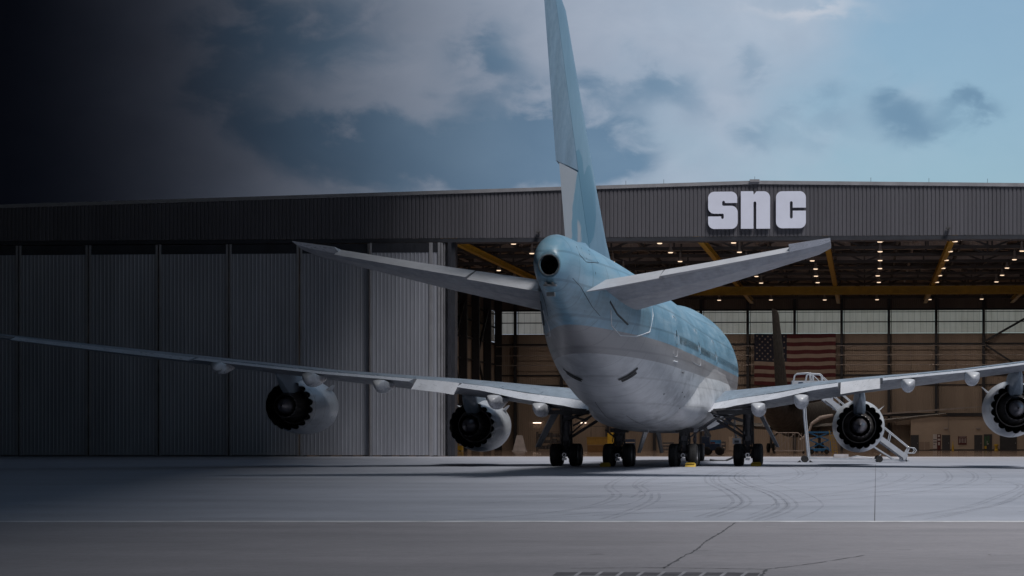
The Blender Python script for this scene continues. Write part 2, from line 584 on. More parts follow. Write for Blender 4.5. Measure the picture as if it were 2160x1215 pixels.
M['board'] = simple('pale notice board', (.45, .43, .46), .6)
M['green'] = simple('green kit', (.03, .09, .05), .6)


def cladding(name, col, var=.12, dirt=.25):
    m, nt, b = newmat(name)
    v = coords(nt)
    n = noise(nt, v, .25, 5, .6, (1, 1, .25))
    s = nt.nodes.new('ShaderNodeSeparateXYZ'); lk(nt, v, s.inputs[0])
    # sheet to sheet tone
    wn_ = nt.nodes.new('ShaderNodeTexWhiteNoise'); wn_.noise_dimensions = '1D'
    lk(nt, mth(nt, 'FLOOR', mth(nt, 'DIVIDE', mth(nt, 'ADD', s.outputs[0], mth(nt, 'MULTIPLY', s.outputs[1], 1.0)), 1.2)), wn_.inputs['W'])
    tone = mth(nt, 'ADD', 1 - var, mth(nt, 'MULTIPLY', wn_.outputs[0], 2 * var))
    cc = ramp(nt, n, [(.3, tuple(c * (1 - dirt) for c in col)), (.7, tuple(c * (1 + dirt * .5) for c in col))])
    g = nt.nodes.new('ShaderNodeCombineColor')
    for i in range(3): lk(nt, tone, g.inputs[i])
    c = mix(nt, 1.0, cc, g.outputs[0], 'MULTIPLY')
    lk(nt, c, b.inputs['Base Color'])
    b.inputs['Roughness'].default_value = .55
    return m


M['fascia'] = cladding('fascia ribbed steel', (.096, .094, .112), .07, .12)
M['doorpanel'] = cladding('hangar door ribbed steel', (.30, .31, .36), .05, .22)
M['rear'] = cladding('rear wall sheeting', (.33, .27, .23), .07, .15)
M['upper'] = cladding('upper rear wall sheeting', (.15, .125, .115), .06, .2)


def translucent_panel():
    m, nt, b = newmat('translucent wall light')
    out = nt.nodes['Material Output']
    v = coords(nt)
    n = noise(nt, v, .8, 4, .6, (2, 1, .3))
    s = nt.nodes.new('ShaderNodeSeparateXYZ'); lk(nt, v, s.inputs[0])
    rib = mth(nt, 'LESS_THAN', mth(nt, 'FRACT', mth(nt, 'DIVIDE', mth(nt, 'ADD', s.outputs[0], s.outputs[1]), .84)), .06)
    c = ramp(nt, n, [(.3, (.74, .70, .64)), (.7, (.90, .86, .80))])
    c = mix(nt, mth(nt, 'MULTIPLY', rib, .6), c, (.2, .2, .2))
    t = nt.nodes.new('ShaderNodeBsdfTranslucent'); lk(nt, c, t.inputs[0])
    lk(nt, c, b.inputs['Base Color'])
    mx = nt.nodes.new('ShaderNodeMixShader'); mx.inputs[0].default_value = .85
    lk(nt, b.outputs[0], mx.inputs[1]); lk(nt, t.outputs[0], mx.inputs[2])
    tr = nt.nodes.new('ShaderNodeBsdfTransparent'); tr.inputs[0].default_value = (.95, .86, .74, 1)
    m3 = nt.nodes.new('ShaderNodeMixShader'); m3.inputs[0].default_value = .34
    lk(nt, mx.outputs[0], m3.inputs[1]); lk(nt, tr.outputs[0], m3.inputs[2]); lk(nt, m3.outputs[0], out.inputs[0])
    return m


M['translucent'] = translucent_panel()
M['curtain'] = cladding('draught curtain sheeting', (.42, .345, .31), .12, .2)


def concrete(name, col, var, rough, slab=None, bands=.25):
    m, nt, b = newmat(name)
    v = coords(nt)
    n1 = noise(nt, v, .045, 6, .62)
    n2 = noise(nt, v, .35, 6, .65, (.35, 1, 1))
    n3 = noise(nt, v, 3.5, 5, .7)
    n4 = noise(nt, v, 14, 4, .7)
    f = mth(nt, 'ADD', mth(nt, 'ADD', mth(nt, 'MULTIPLY', n1, .34), mth(nt, 'MULTIPLY', n2, .34)), mth(nt, 'ADD', mth(nt, 'MULTIPLY', n3, .2), mth(nt, 'MULTIPLY', n4, .12)))
    c = ramp(nt, f, [(.36, tuple(q * (1 - var) for q in col)), (.5, col), (.64, tuple(q * (1 + var) for q in col))])
    stain = ramp(nt, noise(nt, v, .22, 7, .72), [(.56, 0.0), (.70, 1.0)])
    c = mix(nt, mth(nt, 'MULTIPLY', stain, bands), c, tuple(q * .5 for q in col))
    streak = ramp(nt, noise(nt, v, .5, 6, .6, (.06, .8, 1)), [(.45, 0.0), (.7, 1.0)])
    c = mix(nt, mth(nt, 'MULTIPLY', streak, .28), c, tuple(q * .62 for q in col))
    spot = ramp(nt, noise(nt, v, 1.1, 3, .5), [(.70, 0.0), (.74, 1.0)])
    c = mix(nt, mth(nt, 'MULTIPLY', spot, .35), c, tuple(q * .35 for q in col))
    if slab:
        s = nt.nodes.new('ShaderNodeSeparateXYZ'); lk(nt, v, s.inputs[0])
        jit = mth(nt, 'MULTIPLY', mth(nt, 'SUBTRACT', n3, .5), .05)
        j1 = mth(nt, 'LESS_THAN', mth(nt, 'FRACT', mth(nt, 'DIVIDE', mth(nt, 'ADD', s.outputs[0], jit), slab[0])), .035 / slab[0])
        j2 = mth(nt, 'LESS_THAN', mth(nt, 'FRACT', mth(nt, 'DIVIDE', mth(nt, 'ADD', s.outputs[1], jit), slab[1])), .05 / slab[1])
        c = mix(nt, mth(nt, 'MULTIPLY', mth(nt, 'MAXIMUM', j1, j2), .5), c, tuple(q * .35 for q in col))
    lk(nt, c, b.inputs['Base Color'])
    lk(nt, ramp(nt, n2, [(.3, rough - .1), (.7, rough + .1)]), b.inputs['Roughness'])
    b.inputs['Specular IOR Level'].default_value = .35
    bump(nt, b, mth(nt, 'ADD', n3, n4), .006, .5)
    return m


M['apron'] = concrete('apron concrete', (.315, .333, .395), .26, .6, None, .3)
M['taxi'] = concrete('worn taxiway asphalt concrete', (.25, .243, .27), .30, .8, None, .35)
M['grass'] = concrete('dry field', (.16, .15, .11), .3, .9, None, .3)

# ------------------------------------------------------------------ ground
def sheet(name, x0, x1, y0, y1, z, mat, nx=1, ny=1):
    m = MB()
    vs = [(x0 + (x1 - x0) * i / nx, y0 + (y1 - y0) * j / ny, z) for j in range(ny + 1) for i in range(nx + 1)]
    fs = [(j * (nx + 1) + i, j * (nx + 1) + i + 1, (j + 1) * (nx + 1) + i + 1, (j + 1) * (nx + 1) + i) for j in range(ny) for i in range(nx)]
    return m.add(vs, fs).build(name, mat)


tag(sheet('ground', -4000, 4000, -600, 6000, -0.012, M['grass']), kind='structure')
tag(sheet('taxiway', -260, 260, -60, 38.5, 0.0, M['taxi']), kind='structure')
tag(sheet('apron', -260, 260, 38.5, 420, 0.0, M['apron']), kind='structure')
M['linep'] = simple('worn white line paint', (.50, .51, .55), .7, 0, .3, 1.5)
tag(sheet('painted_line', -120, 120, 38.35, 38.95, 0.004, M['linep']), kind='structure')
M['joint'] = simple('tarred joint', (.085, .085, .095), .8, 0, .4, 2.0)


def ribbon(pts, w, z, name, mat, n=10, wj=0.0):
    """flat strip on the ground through the points (smooth curve)"""
    P_ = [Vector((p[0], p[1], 0)) for p in pts]
    out = []
    for i in range(len(P_) - 1):
        a = P_[max(i - 1, 0)]; b = P_[i]; c = P_[i + 1]; d = P_[min(i + 2, len(P_) - 1)]
        for k in range(n):
            t = k / n
            out.append(0.5 * ((2 * b) + (c - a) * t + (2 * a - 5 * b + 4 * c - d) * t * t + (3 * b - a - 3 * c + d) * t ** 3))
    out.append(P_[-1])
    m = MB(); vs = []
    for i, p in enumerate(out):
        d = (out[min(i + 1, len(out) - 1)] - out[max(i - 1, 0)]).normalized()
        s = Vector((-d.y, d.x, 0))
        ww = w * (1 + random.uniform(-wj, wj))
        off = s * random.uniform(-wj, wj) * w * .8
        vs += [p + off + s * ww / 2 + Vector((0, 0, z)), p + off - s * ww / 2 + Vector((0, 0, z))]
    fs = [(2 * i, 2 * i + 1, 2 * i + 3, 2 * i + 2) for i in range(len(out) - 1)]
    m.add(vs, fs)
    return tag(m.build(name, mat), kind='structure')


ribbon([G(1845, 1099), G(1846, 1040), G(1847, 979)], .017, .004, 'pavement_joint', M['joint'], 4)
ribbon([G(1551, 1103), G(1520, 1124), G(1492, 1140), G(1463, 1164), G(1447, 1171), G(1400, 1199)], .03, .004, 'pavement_crack', M['joint'], 14, .6)
ribbon([G(1204, 1199), G(1400, 1198), G(1616, 1201)], .03, .004, 'pavement_crack', M['joint'], 14, .5)
ribbon([G(1616, 1201), G(1700, 1191), G(1822, 1172)], .025, .004, 'pavement_crack', M['joint'], 14, .8)
ribbon([G(1616, 1201), G(1605, 1214), G(1560, 1240)], .03, .004, 'pavement_crack', M['joint'], 14, .6)
ribbon([G(1480, 1173), G(1620, 1173), G(1710, 1174)], .018, .004, 'pavement_crack', M['joint'], 14, .5)
ribbon([G(2085, 1170), G(2110, 1172), G(2260, 1172)], .02, .004, 'pavement_crack', M['joint'], 14, .5)
for a_, b_ in ((1616, 1640), (1745, 1762), (1895, 1921), (1318, 1338)):
    ribbon([G(a_, 1110.5), G(b_, 1110.5)], .05, .004, 'worn_paint_dash', M['linep'], 4, .3)


def skid():
    m, nt, b = newmat('tyre mark')
    out = nt.nodes['Material Output']
    v = coords(nt)
    b.inputs['Base Color'].default_value = (.035, .035, .042, 1)
    b.inputs['Roughness'].default_value = .8
    tr = nt.nodes.new('ShaderNodeBsdfTransparent')
    mx = nt.nodes.new('ShaderNodeMixShader')
    f = ramp(nt, noise(nt, v, .5, 5, .7), [(.3, .02), (.75, .16)])
    lk(nt, f, mx.inputs[0]); lk(nt, tr.outputs[0], mx.inputs[1]); lk(nt, b.outputs[0], mx.inputs[2])
    lk(nt, mx.outputs[0], out.inputs[0])
    return m


M['skid'] = skid()
MARKS = [
    [(1100, 1037), (1300, 1027), (1480, 1014), (1620, 1003), (1700, 994), (1725, 987), (1722, 981), (1690, 978)],
    [(1100, 1040), (1300, 1031), (1490, 1018), (1640, 1006), (1730, 995), (1748, 987), (1735, 980), (1700, 977)],
    [(1100, 1052), (1350, 1046), (1560, 1030), (1660, 1014), (1690, 1000), (1672, 986), (1640, 980)],
    [(1170, 1088), (1400, 1071), (1700, 1050), (1900, 1034), (1990, 1018), (2003, 1003), (1980, 990), (1900, 983), (1800, 981)],
    [(1100, 1095), (1400, 1080), (1700, 1059), (1920, 1040), (2040, 1020), (2058, 1003), (2030, 991), (1960, 985), (1860, 982)],
    [(1480, 1090), (1540, 1070), (1555, 1055), (1530, 1035), (1495, 1016), (1500, 1000), (1540, 988)],
    [(1500, 1092), (1562, 1070), (1575, 1055), (1548, 1035), (1512, 1014), (1520, 1000), (1560, 988)],
    [(1580, 1097), (1630, 1080), (1650, 1063), (1620, 1040), (1560, 1020), (1545, 1003), (1580, 989)],
    [(1600, 1099), (1655, 1080), (1672, 1063), (1640, 1040), (1580, 1020), (1565, 1003), (1600, 989)],
    [(1280, 1095), (1340, 1075), (1380, 1055), (1382, 1040)],
    [(1180, 1080), (1260, 1065), (1302, 1045), (1285, 1025), (1320, 1005)],
    [(1340, 1050), (1360, 1035), (1350, 1022), (1400, 1005), (1480, 992)],
    [(1700, 1048), (1800, 1035), (1880, 1020), (1915, 1006), (1915, 1001)],
    [(1960, 1096), (2060, 1075), (2120, 1060), (2150, 1045), (2170, 1030)],
    [(1900, 1092), (2040, 1070), (2100, 1050), (2150, 1030), (2140, 1020), (2060, 1008), (1990, 1004)],
    [(1600, 1040), (1700, 1032), (1800, 1022), (1860, 1008), (1862, 996), (1830, 988)],
    [(1000, 1062), (1200, 1052), (1400, 1034), (1600, 1016)],
    [(900, 1100), (1100, 1088), (1300, 1066), (1500, 1050), (1560, 1043)],
]
for i, mk in enumerate(MARKS):
    for q_, (ox, oy) in enumerate(((-.11, -.13), (.10, .12), (.75, .9))):
        if q_ == 2 and i % 2: continue
        g_ = [G(*p) for p in mk]
        w_ = (.10, .08, .06)[q_]
        ribbon([(p.x + ox, p.y + oy) for p in g_], w_, .0035 + .0011 * (i % 3) + .00018 * i + .0005 * q_, 'tyre_mark', M['skid'], 10)
M['hatch'] = simple('faded hatch paint', (.26, .26, .29), .8, 0, .3, 1.5)
# painted hatch at the very front of the taxiway
for k in range(9):
    p0, p1 = G(1212 + k * 44, 1216), G(1226 + k * 44, 1206)
    ribbon([p0, p1], .045, .004, 'painted_hatch', M['hatch'], 2)
ribbon([G(1170, 1211), G(1380, 1211), G(1600, 1212)], .55, .003, 'dark_patch', simple('dark patching', (.075, .07, .08), .8, 0, .3, 1.5), 6, .1)

# ------------------------------------------------------------------ hangar
ALPHA = R(3.43)
HX, HY = .74, 182.9
HANGAR = empty('hangar', (HX, HY, 0), -ALPHA, 'long grey steel hangar with a ribbed fascia, white sliding doors and a dark open interior', 'hangar')


def H(s, t, z=0.0):
    return Vector((HX + s * math.cos(ALPHA) + t * math.sin(ALPHA), HY - s * math.sin(ALPHA) + t * math.cos(ALPHA), z))


def toH(p):
    dx, dy = p[0] - HX, p[1] - HY
    return Vector((dx * math.cos(ALPHA) - dy * math.sin(ALPHA), dx * math.sin(ALPHA) + dy * math.cos(ALPHA), p[2] if len(p) > 2 else 0))


def HS(px, py, t):
    """hangar-local point seen at px,py on the plane t"""
    kx = (px - CX) / F
    # X = kx*Y ; s cos + t sin + HX = kx (HY - s sin + t cos)
    s = (kx * (HY + t * math.cos(ALPHA)) - HX - t * math.sin(ALPHA)) / (math.cos(ALPHA) + kx * math.sin(ALPHA))
    Y = HY - s * math.sin(ALPHA) + t * math.cos(ALPHA)
    return s, EYE + (CY - py) / F * Y


S0, S1, DEPTH = -84.0, 92.0, 103.0
WL, WR = -43.5, 43.5
ZO = 19.9


def roofz(s): return 25.35 + (s * .024 if s < 0 else -s * .017)


def ribbed(m, s0, s1, zb, zt, y, pitch, depth, axis='s', mi=0):
    """trapezoid-ribbed wall sheet with real relief; zb/zt numbers or functions"""
    n = max(1, int(round((s1 - s0) / pitch)))
    p = (s1 - s0) / n
    prof = []
    for i in range(n):
        a = s0 + i * p
        prof += [(a, 0), (a + p * .62, 0), (a + p * .70, -depth), (a + p * .92, -depth)]
    prof.append((s1, 0))
    fz = lambda z, s: z(s) if callable(z) else z
    vs = []
    for (s, d) in prof:
        if axis == 's':
            vs += [(s, y + d, fz(zb, s)), (s, y + d, fz(zt, s))]
        else:
            vs += [(y + d, s, fz(zb, s)), (y + d, s, fz(zt, s))]
    fs = [(2 * i, 2 * i + 2, 2 * i + 3, 2 * i + 1) for i in range(len(prof) - 1)]
    m.add(vs, fs, mi)


m = MB(); ribbed(m, S0, S1, ZO + .35, lambda s: roofz(s) - .25, 0, .37, -.06); m.build('fascia', M['fascia'], HANGAR)
m = MB()
for a, b in ((S0, 0), (0, S1)):
    za, zb = roofz(a), roofz(b)
    m.add([(a, -.12, za - .32), (b, -.12, zb - .32), (b, -.12, zb), (a, -.12, za), (a, .5, za - .32), (b, .5, zb - .32), (b, .5, zb), (a, .5, za)],
          [(0, 1, 2, 3), (7, 6, 5, 4), (3, 2, 6, 7), (0, 4, 5, 1), (0, 3, 7, 4), (1, 5, 6, 2)])
m.box((0, -.16, roofz(0) - .02), (.9, .3, .22))
m.build('roof_edge', M['trim'], HANGAR)
m = MB()
m.bb(S0, S1, .02, 1.6, ZO - .05, ZO + .33); m.build('door_header', M['steel'], HANGAR)
# roof as a real slab
m = MB()
for a, b in ((S0, 0), (0, S1)):
    for t0, t1 in ((.55, DEPTH + .6),):
        vs = []
        for z in (-.30, -.02):
            vs += [(a, t0, roofz(a) + z), (b, t0, roofz(b) + z), (b, t1, roofz(b) + z), (a, t1, roofz(a) + z)]
        m.add(vs, [(0, 3, 2, 1), (4, 5, 6, 7), (0, 1, 5, 4), (1, 2, 6, 5), (2, 3, 7, 6), (3, 0, 4, 7)])
m.build('roof', M['deck'], HANGAR)
# back of the building envelope
m = MB(); ribbed(m, WL, WR, .0, 16.75, DEPTH, .3, .04); m.build('rear_wall', M['rear'], HANGAR)
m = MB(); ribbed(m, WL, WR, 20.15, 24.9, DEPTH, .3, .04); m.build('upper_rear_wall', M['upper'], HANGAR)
for nm, x in (('side_wall', WL), ('side_wall', WR)):
    m = MB(); ribbed(m, 1.8, DEPTH, 0, 15.6, x, .3, .04, 't'); m.build(nm, M['rear'], HANGAR)
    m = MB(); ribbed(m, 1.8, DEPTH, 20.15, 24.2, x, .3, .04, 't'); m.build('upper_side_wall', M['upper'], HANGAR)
m = MB()
for q in ((S0, S0 + .4, .1, DEPTH, 0, 23.1), (S1 - .4, S1, .1, DEPTH, 0, 23.4), (S0, WL - .6, DEPTH, DEPTH + .3, 0, 23), (WR + .6, S1, DEPTH, DEPTH + .3, 0, 23)):
    m = MB(); m.bb(*q); m.build('outer_wall', M['doorpanel'], HANGAR)
m = MB(); m.bb(WL + .1, WR - .1, -.0, DEPTH - .05, -.2, .008)
mfl, nt, b = newmat('polished hangar floor')
v = coords(nt)
lk(nt, ramp(nt, noise(nt, v, .3, 5), [(.3, (.20, .15, .125)), (.7, (.27, .20, .165))]), b.inputs['Base Color'])
b.inputs['Roughness'].default_value = .12
m.build('hangar_floor', mfl, HANGAR)
# columns of the rear wall and window panels between them
colx = [6.73 * k for k in range(-6, 7)]
for k, s in enumerate(colx):
    m = MB()
    m.bb(s - .19, s + .19, DEPTH - .75, DEPTH - .69, 0, 23.5); m.bb(s - .19, s + .19, DEPTH - .22, DEPTH - .16, 0, 23.5)
    m.bb(s - .03, s + .03, DEPTH - .69, DEPTH - .22, 0, 23.5)
    m.bb(s + .33, s + .40, DEPTH - .3, DEPTH - .22, 2, 23.0)
    m.build('column', M['steel'], HANGAR)
edges = [WL] + colx + [WR]
for a, b_ in zip(edges[:-1], edges[1:]):
    m = MB()
    m.bb(a + .2, b_ - .2, DEPTH, DEPTH + .05, 16.8, 18.35); m.bb(a + .2, b_ - .2, DEPTH, DEPTH + .05, 18.45, 20.1)
    o = m.build('window', M['translucent'], HANGAR)
    m = MB()
    m.bb(a, b_, DEPTH - .06, DEPTH - .003, 18.33, 18.47)
    m.bb(a, b_, DEPTH - .06, DEPTH - .003, 20.05, 20.3); m.bb(a, b_, DEPTH - .06, DEPTH - .003, 19.78, 19.86)
    m.build('window_frame', M['steel'], o)
# side wall frames and windows
tt = [2.2 + 8.4 * k for k in range(13)]
for x, sg in ((WL, 1), (WR, -1)):
    for t0, t1 in zip(tt[:-1], tt[1:]):
        m = MB()
        xx = x + sg * .02
        m.bb(xx - .03, xx + .03, t0 + .3, t1 - .3, 15.7, 17.7); m.bb(xx - .03, xx + .03, t0 + .3, t1 - .3, 17.85, 20.1)
        o = m.build('window', M['translucent'], HANGAR)
        m = MB(); m.bb(xx + sg * .05, xx + sg * .16, t0, t1, 17.65, 17.88); m.bb(xx + sg * .05, xx + sg * .16, t0, t1, 19.6, 19.75)
        m.build('window_frame', M['steel'], o)
    for t in tt:
        m = MB(); m.bb(min(x + sg * .08, x + sg * 1.1), max(x + sg * .08, x + sg * 1.1), t - .25, t + .25, 0, 22.8)
        m.build('side_column', M['steel'], HANGAR)
    m = MB()
    for i in (8, 10):
        m.bar((x + sg * .7, tt[i], 12.5), (x + sg * .7, tt[i + 1], 20.0), .3, .3)
        m.bar((x + sg * .9, tt[i], 12.5), (x + sg * .9, tt[i + 1], 5.5), .3, .3)
    m.build('wall_brace', M['steel'], HANGAR)
    m = MB()
    for z in (15.3, 12.4, 9.4, 6.2):
        m.bb(min(x + sg * .1, x + sg * .3), max(x + sg * .1, x + sg * .3), 2, DEPTH - 1, z - .1, z + .1)
    m.build('side_girt', M['steel'], HANGAR)
m = MB()
for z, h in ((15.25, .24), (10.8, .2), (9.4, .12)):
    m.bb(WL + .4, WR - .4, DEPTH - .155, DEPTH - .06, z - h / 2, z + h / 2)
m.build('girt', M['steel'], HANGAR)
m = MB()
for z in (14.95, 13.62, 12.22):
    m.tube([(WL + .4, DEPTH - .9, z), (WR - .4, DEPTH - .9, z)], .055, 8)
for s in (3.2, 9.9, 16.6, 23.0):
    m.tube([(s, DEPTH - .12, 14.4), (s, DEPTH - .12, 10.8)], .03, 6)
m.build('wall_pipe', M['pipe'], HANGAR)
m = MB()
m.bar((27.2, DEPTH - .85, 15.6), (40.2, DEPTH - .85, 23.0), .3, .3)
m.bar((27.2, DEPTH - .85, 15.0), (33.6, DEPTH - .85, 10.8), .26, .26)
m.build('wall_brace', M['steel'], HANGAR)
# low office block along the rear wall, with its doors
m = MB()
m.bb(16.5, WR - .2, DEPTH - 4.0, DEPTH - 1.0, 0, 4.85)
m.build('office_block', M['office'], HANGAR)
m = MB(); m.bb(8, WR - .2, DEPTH - 4.2, DEPTH - .9, 4.86, 5.3); m.bb(16.5, WR - .2, DEPTH - 4.03, DEPTH - 4.003, .0, .18)
m.build('office_cornice', M['steel'], HANGAR)
m = MB()
m.bar((9, DEPTH - 4.4, 4.9), (24.0, DEPTH - 4.4, 6.0), .18, .22); m.bar((24.0, DEPTH - 4.4, 6.0), (36, DEPTH - 4.4, 6.9), .12, .14)
m.tube([(21.8, DEPTH - 4.2, 4.8), (21.8, DEPTH - 4.2, 2.5)], .04, 6)
m.build('office_pipework', M['pipe'], HANGAR)
TO = DEPTH - 4.0
for x0, x1, yt in ((1922, 1937, 918.5), (1988, 2003, 918.5), (2056, 2071, 918.5), (2110, 2144, 917.5)):
    a, zt = HS(x0, yt, TO); b_, _ = HS(x1, yt, TO)
    m = MB(); m.bb(a, b_, TO - .07, TO - .012, .01, zt); o = m.build('office_door', M['door'], HANGAR)
    m = MB(); m.box((b_ - .12, TO - .1, 1.05), (.05, .05, .14)); m.build('door_handle', M['metal'], o)
    m = MB(); m.bb(a - .07, a - .005, TO - .09, TO - .012, 0, zt + .07); m.bb(b_ + .005, b_ + .07, TO - .09, TO - .012, 0, zt + .07)
    m.bb(a - .005, b_ + .005, TO - .09, TO - .012, zt + .005, zt + .07); m.build('door_frame', M['steel2'], o)
for x0 in (1991, 2059):
    a, z = HS(x0, 904, TO); m = MB(); m.bb(a, a + .55, TO - .14, TO - .012, z - .1, z + .12); m.build('wall_vent', M['pipe'], HANGAR)
# cross trusses under the roof
ZB = 21.75
for i in range(13):
    t = 2.5 + 8.2 * i
    m = MB()
    m.bb(WL, WR, t - .17, t + .17, ZB - .17, ZB + .17)
    pts = [WL + 6.69 * k for k in range(14)]
    for a, b_ in ((WL, 0), (0, WR)):
        m.bar((a, t, roofz(a) - .65), (b_, t, roofz(b_) - .65), .3, .34)
    for k, s in enumerate(pts[:-1]):
        m.bar((s, t, ZB), (s, t, roofz(s) - .65), .18)
        s2 = pts[k + 1]
        if k % 2 == 0: m.bar((s, t, ZB), (s2, t, roofz(s2) - .7), .2)
        else: m.bar((s, t, roofz(s) - .7), (s2, t, ZB), .2)
    m.build('roof_truss', M['steel2'], HANGAR)
for k in range(13):
    s = colx[k] * 1.0
    m = MB()
    m.bb(s - .12, s + .12, 1.8, DEPTH - .8, ZB + .2, ZB + .5)
    for i in range(12):
        t = 2.5 + 8.2 * i
        a, b_ = (t + .2, t + 8.0)
        m.bar((s, a, ZB + .4) if i % 2 else (s, a, roofz(s) - .8), (s, b_, roofz(s) - .8) if i % 2 else (s, b_, ZB + .4), .16)
    m.build('roof_joist', M['steel2'], HANGAR)
m = MB()
for j in range(17):
    t = 4.5 + j * 6.0
    for a, b_ in ((WL, 0), (0, WR)):
        m.bar((a, t, roofz(a) - .42), (b_, t, roofz(b_) - .42), .1, .2)
m.build('roof_purlin', M['steel2'], HANGAR)
m = MB()
for j in range(9):
    s = -38 + 8.9 * j + random.uniform(-1, 1)
    m.tube([(s, 6, 23.0 + .3 * (j % 2)), (s, 96, 23.0 + .3 * (j % 2))], .14, 8)
for j in range(7):
    t = 11 + 13.0 * j
    m.bb(-36 + 5 * (j % 3), 34 - 4 * (j % 2), t, t + .5, 22.5, 22.9)
m.build('roof_duct', M['pipe'], HANGAR)

# brown draught curtains hanging between some of the trusses
for t, a, b_, za, zb in ((27.35, -22, -6.5, 22.3, 23.3), (35.6, -30, 8.5, 22.4, 23.5), (35.6, 14, 25.5, 22.5, 23.4), (51.95, -26, -8, 22.5, 23.6), (51.95, 2.5, 24.5, 22.4, 23.5), (76.55, -34, -12, 22.6, 23.7),
                         (76.55, -9, 4.8, 22.6, 23.7), (76.55, 9.4, 22.5, 22.6, 23.7), (92.95, -35, 35, 22.6, 23.9)):
    m = MB(); ribbed(m, a, b_, za, zb, t, .5, .03); m.build('draught_curtain', M['curtain'], HANGAR)

# sliding doors (left of the opening); the photo shows panels and the stacked edges
def door_panel(s0, s1, t, z1=ZO - .1, label=None, frame=True):
    m = MB(); ribbed(m, s0, s1, .12, z1 - .9, t, .36, .03)
    m.bb(s0, s1, t + .01, t + .32, .1, z1 - .9)
    o = m.build('sliding_door', M['doorpanel'], HANGAR)
    if label: o['label'] = label
    m = MB()
    m.bb(s0 - .02, s0 + .16, t - .09, t + .34, .06, z1); m.bb(s1 - .16, s1 + .02, t - .09, t + .34, .06, z1)
    m.build('door_edge', M['trim'], o)
    m = MB(); m.bb(s0 + .16, s1 - .16, t - .03, t + .3, z1 - .9, z1 - .02); m.build('door_head', M['steel'], o)
    return o


door_panel(-35.7, -30.0, -.35)
door_panel(-30.0, -29.2, -.30)
for j in range(4):
    door_panel(-29.2 + .2 * j - (0 if j else .0), -29.0 + .2 * j + .0, -.25 + .45 * j, frame=False)
for j in range(7):
    door_panel(-42.4 - 6.7 * j, -35.9 - 6.7 * j, .15 + .0 * j)
m = MB(); m.bb(-28.45, -28.2, -.2, 1.7, 0, ZO); m.bb(-28.2, -27.9, .3, 1.5, 0, ZO - .05); m.build('door_jamb', M['steel'], HANGAR)
for j in range(2):
    door_panel(44.0 + 6.7 * j, 50.5 + 6.7 * j, .15)
# small vents on the fascia
for px, py in ((1136, 489.5), (2000, 482)):
    s, z = HS(px, py, -.1); m = MB(); m.bb(s - .2, s + .2, -.5, -.1, z - .06, z + .06); m.bb(s - .05, s + .05, -.35, -.05, z - .2, z + .05)
    m.build('fascia_bracket', M['steel2'], HANGAR)
for px in (1592, 1837, 1959.5, 2083, 1400, 1320):
    s, z = HS(px, 385, .2)
    m = MB(); m.tube([(s, .25, roofz(s) - .1), (s, .25, roofz(s) + .42)], .018, 5)
    m.build('lightning_rod', M['steel2'], HANGAR)

# ---- the sign on the fascia
def arc(cx, cy, r, a0, a1, n=8):
    return [(cx + r * math.cos(R(a0 + (a1 - a0) * i / n)), cy - r * math.sin(R(a0 + (a1 - a0) * i / n))) for i in range(n + 1)]


LET = {
    's': (250, 310, arc(195, 50, 50, 90, 0) + [(245, 94), (142, 94), (142, 88)] + arc(130, 88, 12, 0, 180, 6) + [(118, 106)] + arc(130, 106, 12, 180, 270, 4)
          + arc(195, 172, 54, 90, 0) + arc(195, 256, 54, 0, -90) + arc(52, 258, 52, 270, 180) + [(0, 206), (110, 206), (110, 216)]
          + arc(121, 216, 11, 180, 360, 6) + [(132, 193)] + arc(122, 193, 10, 0, 90, 4) + arc(52, 131, 52, 270, 180) + arc(52, 52, 52, 180, 90)),
    'n': (246, 314, [(0, 0), (104, 0), (108, 30), (132, 1)] + arc(194, 53, 52, 90, 0) + [(246, 314), (130, 314), (130, 98)] + arc(118, 98, 12, 0, 180, 6) + [(106, 314), (0, 314)]),
    'c': (243, 300, arc(193, 50, 50, 90, 0) + [(243, 133), (136, 133), (136, 92)] + arc(124.5, 92, 11.5, 0, 180, 6) + [(113, 210)] + arc(124.5, 210, 11.5, 180, 360, 6)
          + [(136, 158), (243, 158)] + arc(193, 250, 50, 0, -90) + arc(50, 250, 50, 270, 180) + arc(50, 50, 50, 180, 90)),
}
SIGN = empty('wall_sign', H(.2, -.06, 20.9), -ALPHA, 'large white block letters reading snc on the grey hangar fascia', 'sign')
for ch, px0, px1, py0, py1 in (('s', 1494, 1556.5, 405, 483), ('n', 1563, 1624.5, 404, 482.5), ('c', 1637, 1700, 404, 481.5)):
    w, h, poly = LET[ch]
    s0, z1 = HS(px0, py0, -.1); s1, z0 = HS(px1, py1, -.1)
    pl = [(s0 - .2 + (s1 - s0) * x / w, z0 + (z1 - z0) * (1 - y / h) - 20.9) for x, y in poly]
    m = MB(); m.prism(pl, -.22, -.09)
    m.build('letter', M['letter'], SIGN)

# ---- runway beams and bridge crane
GR = 'yellow crane runway beams under the hangar roof'
RB = {-30.4: 'yellow runway beam nearest the white sliding doors', -18.2: 'yellow runway beam passing behind the airliner tail fin',
      -6.0: 'yellow runway beam between the tail fin and the sign letters', 6.3: 'yellow runway beam ending above the flag',
      18.6: 'yellow runway beam right of the flag, second from the right', 30.8: 'yellow runway beam at the far right of the hangar roof'}
for s, lb in RB.items():
    r_ = empty('runway_beam', H(s, 6, 20.9), -ALPHA, lb, 'crane beam', GR)
    m = MB()
    L = 95 if s > 0 or s < -20 else 94
    m.bb(-.26, .26, 0, L, -.0, .06); m.bb(-.26, .26, 0, L, .54, .6); m.bb(-.05, .05, 0, L, .06, .54)
    m.build('beam', M['crane'], r_)
    m = MB()
    for j in range(12):
        m.bb(-.06, .06, .6 + 8.2 * j, .75 + 8.2 * j, .6, .9) if .75 + 8.2 * j < L else None
    m.build('hanger', M['steel'], r_)
